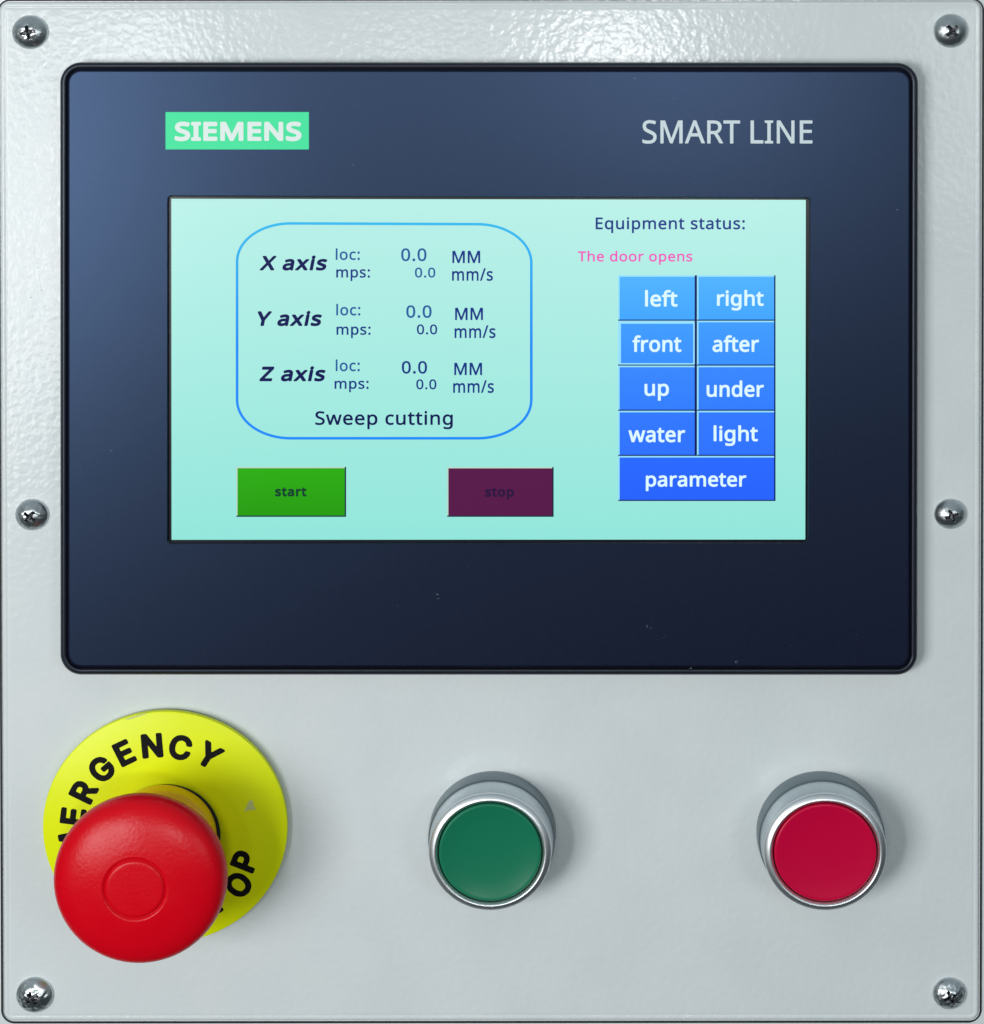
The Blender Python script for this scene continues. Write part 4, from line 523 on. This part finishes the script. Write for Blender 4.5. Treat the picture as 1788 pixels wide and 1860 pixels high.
def tile(x0, y0, x1, y1, face, hi, lo, wl=2.6, wr=3.4, wt=2.8, wb=2.2):
    """one touch key drawn on the screen: face, pale edge at left and top, dark edge at right and bottom"""
    def rect(a, b, c, d, h):
        return loft([(([Vector((a, b)), Vector((c, b)), Vector((c, d)), Vector((a, d))]), h)])
    k = build("screen_key", *rect(x0, y0, x1, y1, HL), lo, scr)
    V, Fc = rect(x0, y0, x1 - wr, y1 - wb, HL + 0.12)
    V2, F2 = rect(x0 + wl, y0 + wt, x1 - wr, y1 - wb, HL + 0.24)
    k.data.materials.append(hi)
    k.data.materials.append(face)
    bm = bmesh.new()
    bm.from_mesh(k.data)
    for verts, mi in ((V, 1), (V2, 2)):
        base = tp.location
        f = bm.faces.new([bm.verts.new(v - base) for v in verts])
        f.material_index = mi
        f.normal_update()
        if f.normal.y > 0:
            f.normal_flip()
    bm.to_mesh(k.data)
    bm.free()
    return k

rows = [500.0, 582.6, 664.2, 746.2, 828.2, 910.0]
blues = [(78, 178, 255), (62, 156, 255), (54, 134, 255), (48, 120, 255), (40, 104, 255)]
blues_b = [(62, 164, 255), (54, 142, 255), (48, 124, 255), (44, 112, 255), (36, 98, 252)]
keys = [
    [('left', 1172, 526.5, 1231, 557.3), ('right', 1302.5, 526.5, 1387.5, 564)],
    [('front', 1149, 608.8, 1238, 639.6), ('after', 1294.5, 608.8, 1379, 639.6)],
    [('up', 1171, 697, 1215.3, 727.8), ('under', 1283.8, 691, 1388, 721.3)],
    [('water', 1142, 777, 1245, 803.6), ('light', 1296.5, 772.5, 1377, 810)],
]
for i in range(4):
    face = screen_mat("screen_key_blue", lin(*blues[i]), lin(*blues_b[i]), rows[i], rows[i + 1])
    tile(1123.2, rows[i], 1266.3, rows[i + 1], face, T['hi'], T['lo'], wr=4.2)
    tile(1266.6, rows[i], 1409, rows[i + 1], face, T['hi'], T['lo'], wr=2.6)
    for w, a, b, c, d in keys[i]:
        lettering(w, a, b, c, d, HT, T['white'], scr)
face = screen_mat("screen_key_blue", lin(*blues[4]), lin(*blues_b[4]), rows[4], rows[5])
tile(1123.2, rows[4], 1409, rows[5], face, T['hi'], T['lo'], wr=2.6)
lettering('parameter', 1173.3, 859.5, 1356, 892, HT, T['white'], scr)
# the key "front" is selected: a pale frame right round it
fr = [(rrect(1125.5, 585.2, 1262.2, 662.2, 0.5, n=1), HL + 0.3), (rrect(1128.2, 588.0, 1259.5, 659.6, 0.5, n=1), HL + 0.3)]
V, Fc = loft(fr, cap_last=False)
build("selection_frame", V, Fc, T['hi'], scr)

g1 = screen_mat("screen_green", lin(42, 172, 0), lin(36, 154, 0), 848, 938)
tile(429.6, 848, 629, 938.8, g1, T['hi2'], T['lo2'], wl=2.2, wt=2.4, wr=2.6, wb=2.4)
lettering('start', 500, 885.5, 557, 901.8, HT, T['dkgreen'], scr)
tile(812.6, 848.3, 1006, 938.8, T['plum'], T['hi2'], T['lo2'], wl=2.2, wt=2.4, wr=2.6, wb=2.4)
lettering('stop', 881.5, 886, 934, 907.5, HT, T['dkplum'], scr)

lettering('Equipment status:', 1082.3, 394.4, 1353.3, 423.5, HL, T['ink'], scr)
lettering('The door opens', 1050, 455.4, 1258, 481, HL, T['pink'], scr)
lettering('Sweep cutting', 572.8, 746.4, 822.8, 779.8, HL, T['navy'], scr)
for w, a, b, c, d in (('X axis', 472, 464, 595, 491.6), ('Y axis', 468.5, 564.6, 585.4, 592.6), ('Z axis', 471.5, 665.2, 592, 693)):
    lettering(w, a, b, c, d, HL, T['navy'], scr, slant=0.21)
for w, a, b, c, d, m in (
        ('loc:', 610, 451, 654, 472.5, 'pale'), ('loc:', 611, 551.8, 655, 573.3, 'pale'), ('loc:', 610, 652.8, 654, 674.6, 'pale'),
        ('mps:', 611, 489, 672.3, 510.6, 'ink'), ('mps:', 611.5, 593, 673.5, 614.4, 'ink'), ('mps:', 608, 691.5, 670, 712.5, 'ink'),
        ('0.0', 729, 451, 775, 474.6, 'pale'), ('0.0', 738.3, 554.5, 784.3, 577.6, 'pale'), ('0.0', 730.2, 655.8, 776, 678.9, 'ink'),
        ('0.0', 754, 486, 791, 504.4, 'pale'), ('0.0', 757.6, 589.2, 794.4, 607.6, 'ink'), ('0.0', 756.4, 689, 793, 707.4, 'ink'),
        ('MM', 822, 455.5, 872.6, 478, 'ink'), ('MM', 827, 558.8, 877.6, 581.4, 'ink'), ('MM', 825.5, 658.8, 876, 681.4, 'ink'),
        ('mm/s', 821.4, 487, 895.6, 510.4, 'ink'), ('mm/s', 826, 590.8, 900.4, 614.4, 'ink'), ('mm/s', 823.4, 690.5, 897.4, 714, 'ink')):
    lettering(w, a, b, c, d, HL, T[m], scr)

# ================================================================== screws
def dome(r):
    """pan head: height over radius, r in 0..1"""
    if r > 0.97:
        return 1.5 + 3.0 * math.sqrt(max(0.0, 1 - ((r - 0.97) / 0.03) ** 2))
    t = r / 0.97
    return 4.5 + 32 * (math.sqrt(1.27 ** 2 - t * t) - math.sqrt(1.27 ** 2 - 1))

def make_screw(cx, cy, rx, ry, turn, seed, wear, label):
    root = empty("screw", W(cx, cy, 0))
    tag(root, label, "screw", "cross-head screws round the edge of the plate")
    NR, NA = 46, 120
    Vh, depth = [], []
    c, s = math.cos(math.radians(turn)), math.sin(math.radians(turn))
    def cut(x, y):
        u, v = x * c - y * s, x * s + y * c
        u += wear * 0.05 * noise.noise(Vector((x * 7, y * 7, seed)))
        v += wear * 0.05 * noise.noise(Vector((x * 7, y * 7, seed + 9)))
        best = 0.0
        for a, b in ((abs(u), abs(v)), (abs(v), abs(u))):
            if a < 0.42:
                half = 0.088 + 0.035 * (1 - a / 0.42)
                t = (half - b) / 0.035
                e = (0.42 - a) / 0.05
                best = max(best, min(1, max(0, t)) * min(1, max(0, e)) * (9.0 + 7 * (1 - a / 0.42)))
        rr = math.hypot(u, v)
        if rr < 0.19:
            best = max(best, 12 * min(1, (0.19 - rr) / 0.05))
        return best
    for j in range(NR + 1):
        t = j / NR
        r = 0.6 * t / 0.7 if t < 0.7 else 0.6 + 0.4 * (t - 0.7) / 0.3
        for i in range(NA):
            a = 2 * math.pi * i / NA
            x, y = r * math.cos(a), r * math.sin(a)
            d = cut(x, y)
            lump = wear * 0.7 * noise.noise(Vector((x * 5, y * 5, seed * 3.1)))
            h = (dome(r) if r < 0.999 else 0.0) - d + (lump if r < 0.9 else 0)
            Vh.append(W(cx + rx * x, cy + ry * y, max(h, 0.0)))
            depth.append(d)
            if j == 0:
                pass
    # skirt down to the plate
    for i in range(NA):
        a = 2 * math.pi * i / NA
        Vh.append(W(cx + rx * math.cos(a), cy + ry * math.sin(a), -0.5))
        depth.append(0)
    head, rec = [], []
    for j in range(NR + 1):
        for i in range(NA):
            k = (i + 1) % NA
            q = (j * NA + i, j * NA + k, (j + 1) * NA + k, (j + 1) * NA + i)
            (rec if min(depth[m] for m in q) > 3.0 else head).append(q)
    def sub(faces):
        used = sorted({m for f in faces for m in f})
        idx = {m: n for n, m in enumerate(used)}
        return [Vh[m] for m in used], [tuple(idx[m] for m in f) for f in faces]
    build("head", *sub(head), M['steel'], root, smooth=45)
    build("cross_recess", *sub(rec), M['steel_dark'], root, smooth=45)
    return root

make_screw(55.5, 58.5, 33, 31, 12, 1, 1.0, "darkest screw, with a skewed cross slot, in the upper left corner of the plate")
make_screw(1727, 56, 31.5, 31, 42, 2, 0.6, "screw in the upper right corner of the plate, its slot turned like an x")
make_screw(59, 934.5, 30.5, 28.8, 52, 3, 1.0, "small screw halfway down the plate's left edge beside the black bezel")
make_screw(1726, 933, 29.5, 27.5, 20, 4, 0.8, "smallest screw, halfway down the plate's right edge beside the black bezel")
make_screw(64, 1806, 34, 32, 32, 5, 2.0, "chewed up shiny screw in the lower left corner below the emergency stop")
make_screw(1724.5, 1803.5, 30.5, 28.8, 28, 6, 1.6, "screw in the lower right corner of the plate, below the red push button")

# ================================================================== emergency stop
ES = (302.0, 1504.0)
es = empty("emergency_stop_button", W(ES[0], ES[1], 0))
tag(es, "red mushroom emergency stop button on a round yellow legend plate", "emergency button")
HP = 22.0
pcn = seen((299.8, 1503), HP)
kk = (DIST - HP) / DIST
V, Fc = lathe(pcn[0], pcn[1], [(60, 8), (219 * kk, 8), (222 * kk, 10), (222.6 * kk, HP - 4), (221.6 * kk, HP - 1.2),
                               (219 * kk, HP), (100, HP)], ry=0.948, n=128, cap_last=True)
lp = build("legend_plate", V, Fc, M['yellow'], es, smooth=35)
V, Fc = lathe(pcn[0], pcn[1], [(150, -0.2), (214, -0.2), (214, 8.2), (150, 8.2)], ry=0.948, cap_last=False)
build("plate_gasket", V, Fc, M['gasket'], es, smooth=35)

E_TOP = max(y for c in glyph_contours("E") for x, y in c) - min(y for c in glyph_contours("E") for x, y in c) - 2.0

def ring_letter(ch, zx, zy, rot):
    """a letter of the legend; zx, zy: its middle on the plate, rot: degrees clockwise"""
    C = glyph_contours(ch)
    xs = [x for c in C for x, y in c]
    ys = [y for c in C for x, y in c]
    mx, my = (min(xs) + max(xs)) / 2, (min(ys) + max(ys)) / 2
    sc = 47.0 / (E_TOP + 2.0)
    a = math.radians(rot)
    def place(x, y):
        u, v = (x - mx) * sc, (y - my) * sc
        px = zx + u * math.cos(a) + v * math.sin(a)
        py = zy + (u * math.sin(a) - v * math.cos(a)) * 0.955
        q = seen((px, py), HP + 0.35)
        return W(q[0], q[1], HP + 0.35)
    V, Fc = glyph_mesh(C, place)
    build("letter", V, Fc, M['black_ink'], lp)
def zz(x, y):
    return 60 + x / 3.576, 1270 + y / 3.576
def polar(a, r=163):
    return 299.8 + r * math.sin(math.radians(a)), 1501 - 0.948 * r * math.cos(math.radians(a))
for ch, p, rot in (('Y', zz(1145, 366), 31), ('C', zz(958, 314), 12), ('N', zz(774, 303), -5), ('E', zz(594, 350), -26),
                   ('G', zz(446, 455), -43), ('R', zz(330, 600), -63), ('E', zz(262, 762), -83),
                   ('M', zz(258, 945), -101), ('E', polar(-121), -119),
                   ('P', zz(1376, 1052), -68), ('O', zz(1336, 1206), -52), ('T', zz(1180, 1316), -34), ('S', polar(166), -14)):
    ring_letter(ch, p[0], p[1], rot)

cc = (303.5, 1506.5)
V, Fc = lathe(cc[0] + 3.4, cc[1] + 2.4, [(97.8, HP - 0.5), (98.2, HP + 3), (96.5, HP + 5), (90, HP + 6)], cap_last=False)  # seal shifted off centre so its black also paints in shadow at the right
build("seal_shadow_ring", V, Fc, M['gasket'], es, smooth=40)
V, Fc = lathe(cc[0], cc[1], [(95.5, HP + 2), (95.5, 50), (94.5, 54), (92, 56), (88, 56.6), (86.5, 58), (85.5, 61), (85, 84), (83.5, 88), (80, 90),
                             (74, 90.5), (40, 90.6)], cap_last=False)
build("collar", V, Fc, M['amber'], es, smooth=40)
V, Fc = lathe(cc[0], cc[1], [(74, 88), (70, 130), (72, 182)], cap_last=False)
build("stem", V, Fc, M['amber'], es, smooth=40)
prof = smooth_profile([(66, 184), (120, 186), (140, 190), (146.5, 197), (148.4, 207), (147.2, 218), (142, 229), (131, 238.5), (112, 246.5),
                       (90, 252), (70, 255.6), (60, 256.8), (56.2, 257), (53.4, 255.6), (51.6, 253.8), (49.6, 255.8), (46.5, 257.4),
                       (40, 258), (20, 258.6), (3, 258.8)], 4)
V, Fc = lathe(ES[0], ES[1] + 1.5, prof, ry=0.963, n=128)
build("mushroom_cap", V, Fc, M['red_cap'], es, smooth=50)

# a pale rubbed patch and a worn spot on the rim of the yellow plate
M['rub'] = mat("rubbed_yellow", (0.52, 0.60, 0.30, 1), 0.6, spec=0.2, mottle=(900, (0.62, 0.70, 0.06, 1), 0.9))
def patch(pts, h, material):
    V = []
    for p in pts:
        q = seen(p, h)
        V.append(W(q[0], q[1], h))
    build("rubbed_patch", V, [tuple(range(len(V)))], material, lp)
patch([(444, 1474), (449, 1462), (455, 1452), (459, 1455), (462, 1464), (465, 1471), (457, 1471), (450, 1473)], HP + 0.3, M['rub'])
patch([(226, 1306.5), (240, 1302), (256, 1297.2), (270, 1294.6), (262, 1298.5), (247, 1303.5), (234, 1307.5)], HP + 0.3, M['rub'])

# ================================================================== push buttons
def push_button(cx, cy, cap_material, label, dish):
    root = empty("push_button", W(cx, cy, 0))
    tag(root, label, "push button", "round push buttons below the screen")
    body = smooth_profile([(114.5, 0), (114.8, 3)], 1)
    V, Fc = lathe(cx, cy, [(114.6, -0.5), (115, 4), (114.2, 38), (113.2, 41), (111.4, 42.5)], n=128, cap_last=False)
    build("base_collar", V, Fc, M['chrome_dark'], root, smooth=35)
    V, Fc = lathe(cx, cy, [(111.4, 42.3), (110.6, 60), (108.8, 84), (108.0, 86)], n=128, cap_last=False)
    build("barrel", V, Fc, M['chrome_side'], root, smooth=35)
    rim = smooth_profile([(107.8, 84), (108.8, 89.5), (108.2, 93.2), (105, 96.2), (100.6, 98.7), (97.9, 99.1), (96, 97.8), (94.6, 95.5),
                          (93.1, 92), (92.6, 78)], 4)
    V, Fc = lathe(cx, cy, rim, n=128, cap_last=False)
    build("rim", V, Fc, M['chrome'], root, smooth=60)
    V, Fc = lathe(cx, cy, [(93.0, 77.6), (60, 77.6)], n=96, cap_last=True)
    build("gap", V, Fc, M['gasket'], root)
    capp = smooth_profile([(90.4, 78), (90.9, 90), (90.6, 94), (89.2, 95.8), (86.5, 96.4), (78, 96.2 - dish * 0.25),
                           (58, 95.6 - dish * 0.7), (30, 95.2 - dish), (4, 95.0 - dish * 1.05)], 3)
    V, Fc = lathe(cx, cy, capp, n=128)
    build("button_cap", V, Fc, cap_material, root, smooth=50)
    return root

push_button(895.3, 1509.5, M['green_button'], "green push button with a chrome ring, in the middle below the screen", 7.0)
push_button(1489.0, 1509.5, M['red_button'], "flat crimson push button with a chrome ring, at the right below the screen", 3.5)
